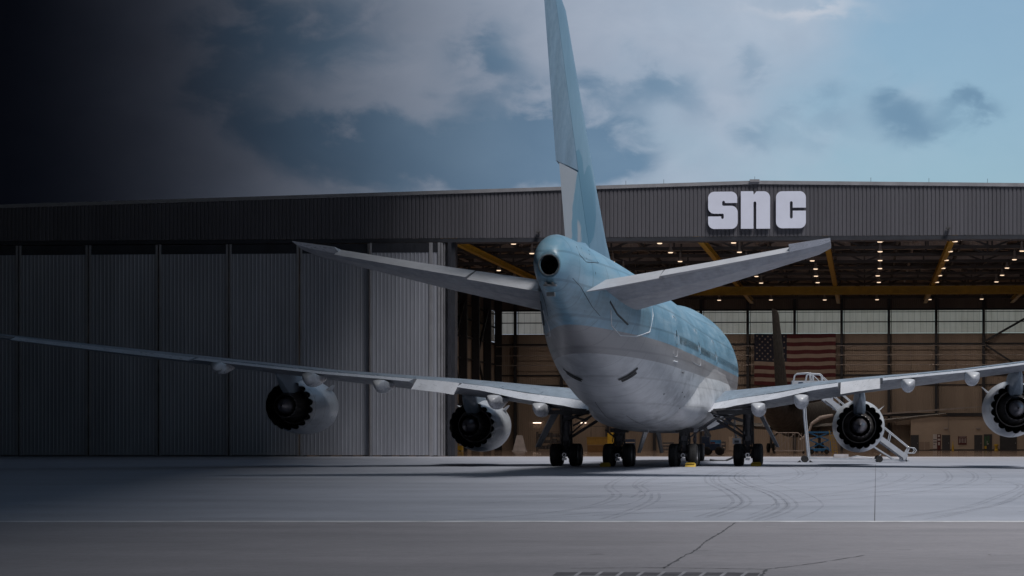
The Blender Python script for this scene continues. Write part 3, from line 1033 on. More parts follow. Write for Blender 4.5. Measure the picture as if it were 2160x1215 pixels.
CR = empty('bridge_crane', H(0, 69, 19.85), -ALPHA, 'long yellow bridge crane girder crossing the hangar under the roof', 'crane')
m = MB()
m.bb(-34, 34, -.22, .22, 0.0, .05); m.bb(-34, 34, -.22, .22, 1.0, 1.06); m.bb(-34, 34, -.12, -.08, .05, 1.0)
m.bb(-34, 34, .35, .45, .1, .9)
m.build('girder', M['crane'], CR)
for c in (-32, -22.7, -13.2, -4.6, 4.4, 13.5, 18.8, 27.5):
    m = MB()
    for k in (-1, 1):
        m.bar((c + k * 2.6, -.5, .12), (c + k * .3, -.5, .92), .07); m.bar((c + k * .9, -.5, .12), (c + k * .9, -.5, .95), .07)
    m.bar((c - 2.9, -.5, .95), (c + 2.9, -.5, .95), .09); m.bar((c - 2.9, -.5, .1), (c + 2.9, -.5, .1), .09)
    m.build('side_truss', M['yellow'], CR)
for s in RB:
    m = MB(); m.bb(s - .35, s + .35, -.8, .8, 1.07, 1.2); m.build('end_truck', M['steel'], CR)

# ---- high bay lamps
m = MB()
m.loft([[(r * math.cos(2 * PI * k / 12), r * math.sin(2 * PI * k / 12), z) for k in range(12)] for r, z in ((.06, .95), (.12, .9), (.14, .42), (.18, .3), (.27, .04), (.27, 0))])
m.tube([(0, 0, .9), (0, 0, 1.5)], .025, 6)
m2 = MB(); m2.add([(.26 * math.cos(2 * PI * k / 14), .26 * math.sin(2 * PI * k / 14), .0) for k in range(14)] + [(.22 * math.cos(2 * PI * k / 14), .22 * math.sin(2 * PI * k / 14), -.07) for k in range(14)],
                  [tuple(range(14, 28))] + [(k, (k + 1) % 14, (k + 1) % 14 + 14, k + 14) for k in range(14)])
LAMP = empty('high_bay_lamp', H(11.65, 23, 20.95), -ALPHA, 'small lit high bay lamp hanging from the dark hangar roof', 'lamp', 'high bay lamps under the hangar roof')
m.build('housing', M['shade'], LAMP, 40)
m2.build('lens', M['lamp'], LAMP)
sp_ = bpy.data.lights.new('lamp_light', 'SPOT')
sp_.energy = 520; sp_.spot_size = R(158); sp_.spot_blend = .6; sp_.shadow_soft_size = .2; sp_.color = (1.0, .84, .70)
spo = bpy.data.objects.new('lamp_light', sp_); COL.objects.link(spo); spo.parent = LAMP; spo.location = (0, 0, -.2)
first = True
for k in range(10):
    s = -31.85 + 7.25 * k
    for j, t in enumerate((13, 23, 33.2, 43.4, 53.6, 63.2, 78, 93.5)):
        if abs(s - 11.65) < .1 and j == 1: continue
        if s < -28 and j < 3: continue
        o = copy_tree(LAMP)
        o.location = H(s + random.uniform(-.15, .15), t + random.uniform(-.3, .3), 20.95)

# fluorescent lights on the rear wall seen under the tail
for px, lb in ((1133, 'lit tube light on the rear wall left of the leftmost main wheels'), (1228, 'lit tube light on the rear wall right of the left gear strut')):
    s, z = HS(px, 892, DEPTH - .6)
    o = empty('tube_light', H(s, DEPTH - .6, z), -ALPHA, lb, 'wall light', 'tube lights on the rear wall')
    m = MB(); m.bb(-.62, .62, -.1, .14, .06, .16); m.build('housing', M['shade'], o)
    m = MB(); m.tube([(-.6, 0, 0), (.6, 0, 0)], .06, 8); m.build('tube', M['tubelight'], o)

# ---- flag
FT = DEPTH - 1.15
s0, z1 = HS(1591, 704, FT); s1, z0 = HS(1763, 812, FT)
FLAG = empty('flag', H(s0, FT, z0), -ALPHA, 'large hanging flag with red and white stripes and a starred blue canton', 'flag')
W_, H_ = s1 - s0, z1 - z0


def flag_y(x, z): return .05 * math.sin(x * 2.1 + z * .4) + .03 * math.sin(x * 4.7 - z)


def flag_strip(m, x0, x1, za, zb, off=0.0):
    n = max(2, int((x1 - x0) / .3))
    vs = []
    for i in range(n + 1):
        x = x0 + (x1 - x0) * i / n
        for z in (za, zb):
            sag = -.10 * math.sin(PI * x / W_) + .03 * math.sin(x * 1.9)
            vs.append((x, flag_y(x, z) - off, z + sag))
    m.add(vs, [(2 * i, 2 * i + 2, 2 * i + 3, 2 * i + 1) for i in range(n)])


mr, mw, mbl, mst = MB(), MB(), MB(), MB()
st = H_ / 13
for k in range(13):
    zt = H_ - k * st
    x0 = W_ * .4 if k < 7 else 0
    flag_strip(mr if k % 2 == 0 else mw, x0, W_, zt - st, zt)
flag_strip(mbl, 0, W_ * .4, H_ - 7 * st, H_)
for r in range(9):
    nn = 6 if r % 2 == 0 else 5
    for c in range(nn):
        x = W_ * .4 * ((c + .5) / 6 if nn == 6 else (c + 1) / 6); z = H_ - 7 * st * (r + .8) / 9.6
        sag = -.10 * math.sin(PI * x / W_) + .03 * math.sin(x * 1.9)
        pts = []
        for q in range(10):
            rr = .17 if q % 2 == 0 else .07
            pts.append((x + rr * math.sin(q * PI / 5), flag_y(x, z) - .02, z + sag + rr * math.cos(q * PI / 5)))
        mst.add(pts, [tuple(range(10))])
for mm, nm, mt in ((mr, 'red_stripes', 'flagred'), (mw, 'white_stripes', 'flagwhite'), (mbl, 'blue_canton', 'flagblue'), (mst, 'stars', 'flagwhite')):
    mm.build(nm, M[mt], FLAG)

# ------------------------------------------------------------------ airliner
PX, PY = -7.84, 79.0
JET = empty('airliner', (PX, PY, 0), -ALPHA, 'four engined wide body airliner in light blue and white parked tail first towards the viewer', 'airliner')

ST = [  # u, top, bottom, half width
    (0.0, 9.02, 8.02, .44), (.25, 9.35, 7.86, .60), (.7, 9.66, 7.68, .74), (1.4, 9.86, 7.45, .84), (2.4, 9.95, 7.2, .92), (4, 10.0, 6.85, 1.06), (8, 10.02, 5.95, 1.70),
    (12, 9.98, 4.98, 2.30), (16, 9.93, 4.08, 2.76), (20, 9.90, 3.35, 3.05), (24, 9.88, 2.82, 3.19), (28, 9.87, 2.5, 3.25), (33, 9.86, 2.32, 3.25),
    (44, 9.86, 2.3, 3.25), (47, 9.98, 2.3, 3.25), (51, 10.35, 2.3, 3.25), (55, 10.55, 2.3, 3.25), (65, 10.6, 2.35, 3.24), (69, 10.25, 2.5, 3.1), (71.5, 9.4, 2.75, 2.75),
    (73.4, 8.1, 3.1, 2.1), (74.6, 6.9, 3.6, 1.35), (75.3, 5.6, 4.5, .35)]


def stat(u):
    if u <= ST[0][0]: return ST[0][1:]
    for i in range(len(ST) - 1):
        if ST[i][0] <= u <= ST[i + 1][0]:
            a = ST[max(i - 1, 0)]; b = ST[i]; c = ST[i + 1]; d = ST[min(i + 2, len(ST) - 1)]
            h = c[0] - b[0]; t = (u - b[0]) / h
            out = []
            for k in (1, 2, 3):
                m0 = (c[k] - a[k]) / max(c[0] - a[0], 1e-6) * h; m1 = (d[k] - b[k]) / max(d[0] - b[0], 1e-6) * h
                out.append((2 * t ** 3 - 3 * t * t + 1) * b[k] + (t ** 3 - 2 * t * t + t) * m0 + (-2 * t ** 3 + 3 * t * t) * c[k] + (t ** 3 - t * t) * m1)
            return out
    return ST[-1][1:]


def nt_(u): return 2.0 if u < 46 else (1.82 if u > 52 else 2.0 - .18 * (u - 46) / 6)
def nb_(u): return 2.0 if u < 8 else min(2.3, 2.0 + .3 * (u - 8) / 16)


def fus_x(u, z):
    top, bot, w = stat(u); zm = bot + .52 * (top - bot)
    if z >= zm:
        n = nt_(u); q = min(1, max(0, (z - zm) / (top - zm)))
    else:
        n = nb_(u); q = min(1, max(0, (zm - z) / (zm - bot)))
    return w * (max(0, 1 - q ** n)) ** (1 / n)


def ring(u, N=72):
    top, bot, w = stat(u); zm = bot + .52 * (top - bot)
    out = []
    for k in range(N):
        a = 2 * PI * k / N
        c, s = math.cos(a), math.sin(a)
        n = nt_(u) if s >= 0 else nb_(u)
        hh = (top - zm) if s >= 0 else (zm - bot)
        x = w * math.copysign(abs(c) ** (2 / n), c); z = zm + hh * math.copysign(abs(s) ** (2 / n), s)
        out.append((x, u, z))
    return out


us = [0, .1, .25, .45, .7, 1, 1.4, 1.9, 2.5, 3.2] + [4 + .7 * i for i in range(100) if 4 + .7 * i < 72] + [72, 72.8, 73.4, 74, 74.6, 75.0, 75.3]
m = MB(); m.loft([ring(u) for u in us])
r0 = ring(0)
m.loft([r0, [(x * .80, .0, 8.52 + (z - 8.52) * .80) for x, _, z in r0], [(x * .80, .05, 8.52 + (z - 8.52) * .80) for x, _, z in r0]])
m.add([p for p in ring(75.3)], [tuple(range(72))])
FUS = m.build('fuselage', M['fus'], JET, 40)
m = MB(); m.rev([(-.06, .39), (-.06, .43), (.25, .43)], 40, 0, (0, 0, 8.52)); m.build('exhaust_ring', M['metal'], FUS, 40)
m = MB(); m.rev([(-.05, .39), (1.6, .32), (1.6, .001)], 40, 0, (0, 0, 8.52)); m.build('exhaust_duct', M['black'], FUS, 40)
# tail lights under the exhaust
m = MB()
for x in (-.14, .14): m.tube([(x, .15, 7.80), (x, .02, 7.80)], .045, 10)
m.bb(-.25, .25, .1, .5, 7.70, 7.76); m.bb(-.16, .16, .35, .6, 7.30, 7.46); m.build('tail_light', M['metal'], FUS)


def on_hull(u, z, side=1, off=.012):
    return Vector((side * (fus_x(u, z) + off), u, z))


def hull_line(m, pts, r, side=1, off=.004, mi=0):
    m.tube([on_hull(u, z, side, off) for u, z in pts], r, 5, mi)


# cabin windows, starboard and port
for side in (1, -1):
    u = 22.3
    while u < 70:
        if not any(abs(u - d) < .75 for d in (33.0, 45.5)):
            z = 6.62
            m = MB()
            o_ = []
            for k in range(12):
                a = 2 * PI * k / 12
                o_.append(on_hull(u + .105 * math.cos(a), z + .21 * math.sin(a), side, .012))
            m.add(o_, [tuple(range(12))])
            if side == 1 or u < 30: m.build('cabin_window', M['glass'], FUS)
        u += (.56 if u < 40 else .9) if side == 1 else 1.5
# door outlines (white) on the starboard side
for ud in (20.9, 33.0, 45.5):
    m = MB()
    z0, z1, w = 5.75, 7.75, .58
    hull_line(m, [(ud - w, z0 + .1), (ud - w, (z0 + z1) / 2), (ud - w, z1 - .1), (ud - w + .12, z1), (ud, z1 + .02), (ud + w - .12, z1), (ud + w, z1 - .1), (ud + w, (z0 + z1) / 2), (ud + w, z0 + .1), (ud + w - .12, z0), (ud, z0 - .02), (ud - w + .12, z0), (ud - w, z0 + .1)], .012, 1)
    o = m.build('cabin_door', M['seamp'], FUS)
    m = MB(); m.add([on_hull(ud + .11 * math.cos(a * PI / 6), 6.9 + .18 * math.sin(a * PI / 6), 1, .014) for a in range(12)], [tuple(range(12))]); m.build('door_window', M['glass'], o)
    m = MB(); p = on_hull(ud, 6.35, 1, .03); m.box(p, (.03, .22, .05)); m.build('door_handle', M['metal'], o)
# tailplane cut-out with the pale outline
for side in (1, -1):
    m = MB()
    hull_line(m, [(7.6, 7.2), (8.6, 6.6), (10.2, 6.25), (12.2, 6.3), (14.0, 6.6), (14.4, 7.4), (14.4, 8.2)], .035, side, .0)
    m.build('stabilizer_outline', M['seamp'], FUS)
    m = MB(); hull_line(m, [(7.2, 7.55), (8.6, 7.1), (10.4, 6.75)], .05, side, .0); hull_line(m, [(1.4, 8.1), (3.0, 7.85), (5.4, 7.2), (6.8, 6.9)], .012, side, .0)
    hull_line(m, [(4.8, 9.4), (4.9, 8.6), (4.9, 7.9), (4.9, 7.0)], .010, side)
    hull_line(m, [(2.6, 9.5), (2.5, 9.15), (3.6, 8.95), (5.8, 9.1)], .011, side); hull_line(m, [(3.7, 9.55), (3.9, 9.1)], .010, side); hull_line(m, [(5.3, 9.6), (5.8, 9.1)], .010, side)
    m.build('access_panel', M['seamd'], FUS)
# outflow / vent openings on the belly
def belly(u, x, off=.01):
    top, bot, w = stat(u); zm = bot + .52 * (top - bot); n = nb_(u)
    z = zm - (zm - bot) * (1 - min(1, abs(x) / w) ** n) ** (1 / n)
    return Vector((x, u, z - off))


m = MB()
for cx_, cu in ((-1.25, 15.0), (1.35, 15.2)):
    for du, wd, ln_ in ((-.30, .46, .26), (.0, .36, .40)):
        n_ = 8
        vs = []
        for i in range(n_ + 1):
            x_ = cx_ - wd + 2 * wd * i / n_
            vs += [belly(cu + du, x_, .03), belly(cu + du + ln_, x_, .03)]
        m.add(vs, [(2 * i, 2 * i + 1, 2 * i + 3, 2 * i + 2) for i in range(n_)])
m.build('outflow_vent', M['black'], FUS)
m = MB()
for (u, z, l) in ((24.5, 5.05, .6), (29, 3.9, .14), (30.5, 3.3, .1), (27.2, 4.1, .08), (33, 3.15, .25), (22.4, 3.9, .05)):
    p = on_hull(u, z, 1, .02); m.box(p, (.08, l, .07))
m.build('drain_mast', M['metal'], FUS)
m = MB(); hull_line(m, [(20.6, 5.5), (21.8, 5.5)], .05, 1); hull_line(m, [(28.2, 5.8), (29.0, 5.75), (33.0, 5.7)], .012, 1); m.build('service_panel', M['seamp'], FUS)
m = MB()
for a, b_ in (((24, -1.0), (30, -1.3)), ((20, -.9), (24, -1.0)), ((24, .2), (31, .35)), ((26, -2.2), (31, -2.4))):
    m.tube([belly(a[0] + (b_[0] - a[0]) * t / 5, a[1] + (b_[1] - a[1]) * t / 5, .002) for t in range(6)], .012, 5)
m.build('belly_seam', M['seamd'], FUS)
m = MB(); m.add([(-.02, 36, 2.3), (.02, 36, 2.3), (.02, 36.5, 2.3), (-.02, 36.5, 2.3), (-.01, 35.8, 1.98), (.01, 35.8, 1.98), (.01, 36.1, 1.98), (-.01, 36.1, 1.98)],
                [(0, 1, 2, 3), (4, 5, 6, 7), (0, 1, 5, 4), (1, 2, 6, 5), (2, 3, 7, 6), (3, 0, 4, 7)])
m.build('blade_antenna', M['white'], FUS)

# wing to body fairing
FR = [(30.8, 2.3, 3.1, 3.4), (32.5, 2.9, 2.36, 3.6), (35, 3.35, 2.12, 3.8), (38, 3.55, 2.03, 4.0), (44, 3.75, 1.98, 4.4), (52, 3.7, 2.0, 4.4), (57, 3.4, 2.15, 4.6), (61, 2.7, 2.5, 3.7)]
m = MB(); rings = []
for i in range(31):
    u = 30.8 + i * (61 - 30.8) / 30
    for j in range(len(FR) - 1):
        if FR[j][0] <= u <= FR[j + 1][0] + 1e-6:
            t = (u - FR[j][0]) / (FR[j + 1][0] - FR[j][0]); t = t * t * (3 - 2 * t)
            w, zb, zt = [FR[j][k] + (FR[j + 1][k] - FR[j][k]) * t for k in (1, 2, 3)]
            break
    rr = []
    for k in range(33):
        a = PI + PI * k / 32
        n = 2.6
        c, s = math.cos(a), math.sin(a)
        rr.append((w * math.copysign(abs(c) ** (2 / n), c), u, zt + (zt - zb) * math.copysign(abs(s) ** (2 / n), s)))
    ex = [(3.0, u, zt + 2.0), (w * .90, u, zt + 1.25), (w * .975, u, zt + .55)]
    rr = [(-x_, y_, z_) for x_, y_, z_ in ex] + rr + list(reversed(ex))
    rings.append(rr)
m.loft(rings, False)
m.build('wing_fairing', M['fus'], JET, 40)

# ---------------- airfoil surfaces
def yt(c): return 5 * (.2969 * math.sqrt(max(c, 0)) - .126 * c - .3516 * c * c + .2843 * c ** 3 - .1036 * c ** 4)


def lerp_table(T, v):
    if v <= T[0][0]: return T[0][1:]
    for a, b in zip(T[:-1], T[1:]):
        if a[0] <= v <= b[0]:
            t = (v - a[0]) / (b[0] - a[0]); return [p + (q - p) * t for p, q in zip(a[1:], b[1:])]
    return T[-1][1:]


# v, LE u, TE u, LE z, TE z, thickness
WING = [(2.0, 52.4, 37.6, 3.95, 3.00, 1.75), (3.2, 51.3, 37.3, 4.00, 3.24, 1.65), (5.0, 49.7, 36.7, 4.15, 3.64, 1.48), (7.5, 47.5, 35.8, 4.38, 4.02, 1.28), (9.5, 45.7, 35.2, 4.55, 4.45, 1.14),
        (12.0, 43.5, 34.6, 4.78, 4.80, .98), (15.0, 40.9, 32.9, 5.02, 5.06, .80), (18.0, 38.3, 31.1, 5.30, 5.30, .66), (22.0, 34.8, 28.4, 5.75, 5.74, .56), (28, 29.6, 24.8, 6.4, 6.42, .42), (32.6, 25.6, 22.0, 6.95, 6.98, .3), (34.2, 23.0, 20.9, 7.2, 7.2, .12)]
STAB = [(.5, 13.6, 3.9, 7.25, 8.42, .80), (.9, 13.2, 3.8, 7.35, 8.47, .78), (2.2, 12.1, 3.65, 7.62, 8.62, .70), (6.0, 9.1, 3.2, 8.38, 9.10, .50), (10.6, 5.5, 2.6, 9.42, 9.72, .26), (11.1, 4.7, 2.5, 9.58, 9.78, .12)]
NC = 14


def foil(T, v, c0, c1, side, droop=0.0, thick=1.0):
    le, te, zl, zt, th = lerp_table(T, v)
    cs = [c0 + (c1 - c0) * (.5 - .5 * math.cos(PI * i / NC)) for i in range(NC + 1)]
    up, lo = [], []
    for c in cs:
        u = le + (te - le) * c
        z = zl + (zt - zl) * c
        d = droop * ((c - c0) / (c1 - c0)) if droop else 0
        h = th * yt(c) * 1.0 * thick
        camber = .0
        up.append((side * v, u, z + h + camber - d)); lo.append((side * v, u, z - h * .95 - d))
    return up + list(reversed(lo))


def panel(T, v0, v1, c0, c1, side, droop=0.0, droop1=None, n=8, mats=(0, 0)):
    m = MB(); rings = []
    vs = sorted(set([v0, v1] + [r[0] for r in T if v0 < r[0] < v1] + [v0 + (v1 - v0) * i / n for i in range(n + 1)]))
    for v in vs:
        t = (v - v0) / (v1 - v0)
        dr = droop if droop1 is None else droop + (droop1 - droop) * t
        rings.append(foil(T, v, c0, c1, side, dr))
    k = len(rings[0])
    for a, b in zip(rings[:-1], rings[1:]):
        base = len(m.v)
        m.v += [tuple(p) for p in a + b]
        for i in range(k):
            j = (i + 1) % k
            m.f.append((base + i, base + j, base + k + j, base + k + i))
            m.m.append(mats[0] if i < NC else mats[1])
    m.add(rings[0], [tuple(range(k))], mats[1]); m.add(rings[-1], [tuple(range(k))], mats[1])
    return m


for side in (1, -1):
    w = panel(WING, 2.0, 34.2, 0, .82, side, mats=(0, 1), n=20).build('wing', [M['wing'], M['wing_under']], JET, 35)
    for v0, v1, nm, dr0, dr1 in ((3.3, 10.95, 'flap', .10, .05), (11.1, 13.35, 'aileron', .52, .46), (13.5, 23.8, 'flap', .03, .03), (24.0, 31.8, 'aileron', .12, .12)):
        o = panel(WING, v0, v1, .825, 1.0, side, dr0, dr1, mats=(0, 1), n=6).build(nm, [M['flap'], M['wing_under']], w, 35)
    # spoiler row: thin plates on the upper surface just ahead of the flaps
    for v0, v1 in ((4.4, 6.6), (6.7, 8.8), (8.9, 10.9), (13.6, 15.4), (15.5, 17.3), (17.4, 19.2), (19.3, 21.1), (21.2, 22.8)):
        m = MB(); vs = []
        for v in (v0, v1):
            le, te, zl, zt, th = lerp_table(WING, v)
            for c in (.70, .76, .822):
                for dz in (.035, .0):
                    vs.append((side * v, le + (te - le) * c, zl + (zt - zl) * c + th * yt(c) + dz))
        m.add(vs, [(0, 2, 8, 6), (2, 4, 10, 8), (4, 5, 11, 10), (0, 6, 7, 1), (0, 1, 3, 2), (2, 3, 5, 4), (6, 8, 9, 7), (8, 10, 11, 9), (1, 7, 9, 3), (3, 9, 11, 5)])
        m.build('spoiler', M['wing'], w)
    # canoe shaped flap track fairings
    for v, ln, rad, dz in ((6.35, 5.2, .50, .38), (8.85, 5.0, .50, .40), (14.9, 4.2, .46, .30), (18.35, 4.0, .48, .26), (22.6, 3.4, .38, .2)):
        le, te, zl, zt, th = lerp_table(WING, v)
        m = MB(); rings = []
        ub = te - .55
        for i in range(13):
            t = i / 12
            u = ub + ln * t
            rr = rad * (.62 + .38 * math.sin(PI * min(1, t * 1.25 + .2))) * (1 if t < .55 else max(.05, 1 - ((t - .55) / .45) ** 2 * .9))
            zc = zt - dz * (.75 if t < .1 else .95) - .05 + .25 * max(0, t - .6)
            rg = []
            for k in range(20):
                a = 2 * PI * k / 20
                s_ = math.sin(a); c_ = math.cos(a)
                rg.append((side * v + rr * .88 * c_, u + (.35 * (1 - s_) * .5 if i == 0 else 0), zc + rr * (s_ * .22 if s_ > 0 else s_ * 1.12) + (.0 if s_ < 0 else .10)))
            rings.append(rg)
        m.loft(rings)
        cpt = rings[0]
        ctr = (side * v, ub - .48, min(p[2] for p in cpt) + rad * .42)
        mid = [(p[0] * .62 + ctr[0] * .38, p[1] * .3 + (ub - .42) * .7, p[2] * .62 + ctr[2] * .38) for p in cpt]
        m.loft([cpt, mid]); m.add(mid + [ctr], [(i, (i + 1) % 20, 20) for i in range(20)])
        m.build('flap_track_fairing', M['canoe'], w, 50)
    # open wheel well and inner flap linkage under the root
    m = MB()
    m.bb(side * 3.6 if side > 0 else -6.2, side * 6.2 if side > 0 else -3.6, 37.2, 37.5, 3.05, 3.30)
    m.bar((side * 3.7, 36.8, 3.3), (side * 6.0, 37.4, 3.5), .12); m.bar((side * 3.9, 37.0, 2.75), (side * 6.1, 38.4, 3.3), .10)
    m.bar((side * 3.6, 37, 3.2), (side * 5.3, 38.5, 2.7), .16); m.bar((side * 3.6, 38.5, 3.0), (side * 4.8, 39, 2.4), .1)
    m.build('flap_linkage', M['geardark'], w)
    mb_ = panel(STAB, .5, 11.1, 0, .70, side, mats=(0, 0), n=14)
    kk = 2 * (NC + 1)
    for fi in range(len(mb_.f) - 2):
        j_ = fi % kk
        mb_.m[fi] = 1 if NC < j_ < NC + 7 else 0
    st_ = mb_.build('horizontal_stabilizer', [M['stab'], M['wing_under']], JET, 35)
    panel(STAB, .95, 4.0, .705, 1.0, side, .74, .60, mats=(0, 1), n=4).build('elevator', [M['elev'], M['stab']], st_, 35)
    panel(STAB, 4.06, 9.4, .705, 1.0, side, .52, .32, mats=(0, 1), n=6).build('elevator', [M['elev'], M['stab']], st_, 35)
    panel(STAB, 9.4, 11.1, .69, .99, side, .0, .0, mats=(0, 0), n=3).build('stabilizer_tip', M['canoe'], st_, 35)

# ---------------- fin and rudders
# z, LE u, TE u, thickness
FIN = [(9.55, 17.8, 5.1, 1.25), (10.1, 16.7, 4.75, 1.15), (10.8, 15.4, 4.35, 1.05), (13.1, 12.1, 2.95, .86), (16.5, 7.6, .9, .6), (19.3, 3.9, -.8, .40), (19.75, 3.0, -.9, .16)]


def fin_ring(z, c0, c1, defl=0.0):
    le, te, th = lerp_table(FIN, z)
    cs = [c0 + (c1 - c0) * (.5 - .5 * math.cos(PI * i / NC)) for i in range(NC + 1)]
    hu = le + (te - le) * c0
    R_, L_ = [], []
    for c in cs:
        u = le + (te - le) * c
        h = th * yt(c)
        if defl:
            du = hu - u
            R_.append((h * math.cos(defl) - du * math.sin(defl), hu - du * math.cos(defl) - h * math.sin(defl) * 0, z))
            L_.append((-h * math.cos(defl) - du * math.sin(defl), hu - du * math.cos(defl), z))
        else:
            R_.append((h, u, z)); L_.append((-h, u, z))
    return R_ + list(reversed(L_))


def fin_panel(z0, z1, c0, c1, defl=0.0, n=10):
    m = MB()
    zs = sorted(set([z0, z1] + [r[0] for r in FIN if z0 < r[0] < z1] + [z0 + (z1 - z0) * i / n for i in range(n + 1)]))
    m.loft([fin_ring(z, c0, c1, defl) for z in zs], True, 0, True)
    return m


FINO = fin_panel(9.55, 19.75, 0, .66).build('vertical_fin', M['fin'], JET, 35)
fin_panel(10.02, 13.0, .665, 1.0, R(1.2)).build('rudder', M['rudder'], FINO, 35)
fin_panel(13.08, 19.25, .665, 1.0, R(3.6)).build('rudder', M['rudder_blue'], FINO, 35)
fin_panel(19.28, 19.75, .665, 1.0, 0).build('fin_cap', M['fin'], FINO, 35)
m = MB(); m.add([(.0, 8.4, 10.05), (.42, 8.3, 9.98), (.0, 5.2, 9.98), (.62, 7.6, 9.85), (0, 8.4, 10.5)], [(0, 1, 4), (1, 3, 4), (3, 2, 4), (0, 1, 3, 2)]); m.build('rudder_fairing', M['fin'], FINO)

# ---------------- engines
def make_engine():
    m = MB()
    NN = 18 * 8
    def chev(k):
        ph = (k % 8) / 8.0
        return .34 * (1 - abs(math.sin(PI * ph)) ** .75)
    prof_out = [(.0, 1.40), (.45, 1.46), (1.1, 1.555), (1.9, 1.625), (2.8, 1.65), (3.6, 1.63), (4.4, 1.57), (4.85, 1.50), (5.02, 1.42), (4.95, 1.34), (4.5, 1.30), (3.7, 1.33)]
    rings = []
    for i, (y, r) in enumerate(prof_out):
        rg = []
        for k in range(NN):
            a = 2 * PI * k / NN
            yy = y - (chev(k) if i == 0 else (chev(k) * .15 if i == 1 else 0))
            rr = r + (.035 - .40 * chev(k) if i == 0 else 0)
            rg.append((rr * math.cos(a), yy, rr * math.sin(a)))
        rings.append(rg)
    m.loft(rings, True, 0)
    inner = []
    for i, (y, r) in enumerate([(.0, 1.375), (.5, 1.40), (1.5, 1.36), (3.0, 1.33)]):
        rg = []
        for k in range(NN):
            a = 2 * PI * k / NN
            yy = y - (chev(k) if i == 0 else 0)
            rr = r + (.035 - .40 * chev(k) if i == 0 else 0)
            rg.append((rr * math.cos(a), yy + .002, rr * math.sin(a)))
        inner.append(rg)
    m.loft(list(reversed(inner)), True, 1)
    # bulkhead of outlet vanes closing the duct, and the fan in front
    m.rev([(2.9, 1.33), (2.95, .3)], 60, 1)
    m.rev([(3.75, 1.33), (3.8, .35), (4.4, .02)], 60, 1)
    e = m.build('engine', [M['nac'], M['black']], None, 40)
    # core cowl with its own chevrons
    c = MB(); rings = []
    N2 = 16 * 6
    for i, (y, r) in enumerate([(2.4, 1.02), (1.2, .98), (.2, .86), (-.7, .68), (-.72, .65), (.2, .72)]):
        rg = []
        for k in range(N2):
            a = 2 * PI * k / N2
            yy = y - (.12 * abs(math.sin(PI * (k % 6) / 6)) if i in (3, 4) else 0)
            rg.append((r * math.cos(a), yy, r * math.sin(a)))
        rings.append(rg)
    c.loft(rings, True, 0); c.rev([(.9, 1.0), (.9, 1.06), (1.0, 1.06), (1.0, 1.0)], 60, 0)
    c.build('core_cowl', M['darkmetal'], e, 40)
    q = MB(); q.rev([(.3, .50), (-.4, .50), (-.85, .43), (-1.25, .26), (-1.45, .09), (-1.47, .055), (-1.35, .05)], 40, 0); q.build('exhaust_plug', M['plug'], e, 40)
    # pylon
    y_ = MB(); rings = []
    for (u, zb, zt, hw) in ((-2.4, 1.70, 2.02, .06), (-1.6, 1.35, 2.10, .22), (-.8, .85, 2.12, .34), (0, .55, 2.10, .38), (1.0, .7, 2.05, .36), (2.5, 1.2, 1.95, .30), (3.6, 1.4, 1.75, .14)):
        rings.append([(hw * a, u, zb + (zt - zb) * b) for a, b in ((-.55, 0), (.55, 0), (1, .2), (1, .75), (.8, 1), (-.8, 1), (-1, .75), (-1, .2))])
    y_.loft(rings, True, 0, True); y_.build('pylon', M['wing'], e, 45)
    for sg in (-1, 1):
        s = MB()
        s.add([(sg * 1.30, 3.0, .95), (sg * 1.30, 4.2, .98), (sg * 1.66, 3.05, 1.32), (sg * 1.64, 3.7, 1.30), (sg * 1.28, 3.0, 1.02), (sg * 1.28, 4.2, 1.05)], [(0, 1, 3, 2), (4, 2, 3, 5), (0, 2, 4), (1, 5, 3)])
        s.build('nacelle_strake', M['nac'], e)
    return e


ENG = make_engine()
for i, (v, u, z) in enumerate(((12.15, 44.6, 2.42), (-12.0, 44.6, 2.46), (21.1, 36.2, 3.36), (-21.1, 36.2, 3.55))):
    e = ENG if i == 0 else copy_tree(ENG)
    e.parent = JET; e.location = (v, u, z); e.rotation_euler = (0, 0, R(1.5) * (1 if v > 0 else -1))

# ---------------- landing gear
def make_wheel(r=.675, w=.52):
    m = MB()
    pr = [(-w / 2 + .02, r * .50), (-w / 2, r * .60), (-w / 2, r * .80), (-w / 2 + .04, r * .92), (-w / 2 + .11, r * .985), (-.13, r), (-.12, r - .012), (-.10, r - .012), (-.09, r),
          (-.02, r), (-.015, r - .012), (.015, r - .012), (.02, r), (.09, r), (.10, r - .012), (.12, r - .012), (.13, r),
          (w / 2 - .11, r * .985), (w / 2 - .04, r * .92), (w / 2, r * .80), (w / 2, r * .60), (w / 2 - .02, r * .50)]
    rings = [[(x, q * math.cos(2 * PI * k / 36), q * math.sin(2 * PI * k / 36)) for k in range(36)] for x, q in pr]
    m.loft(rings, True, 0)
    for sg in (-1, 1):
        pr2 = [(sg * (w / 2 - .02), r * .5), (sg * (w / 2 - .07), r * .46), (sg * (w / 2 - .12), r * .25), (sg * (w / 2 - .05), r * .2), (sg * (w / 2 - .04), .01)]
        m.loft([[(x, q * math.cos(2 * PI * k / 24), q * math.sin(2 * PI * k / 24)) for k in range(24)] for x, q in pr2], True, 1)
    return m.build('wheel', [M['tyre'], M['hub']], None, 40)


WH = make_wheel()


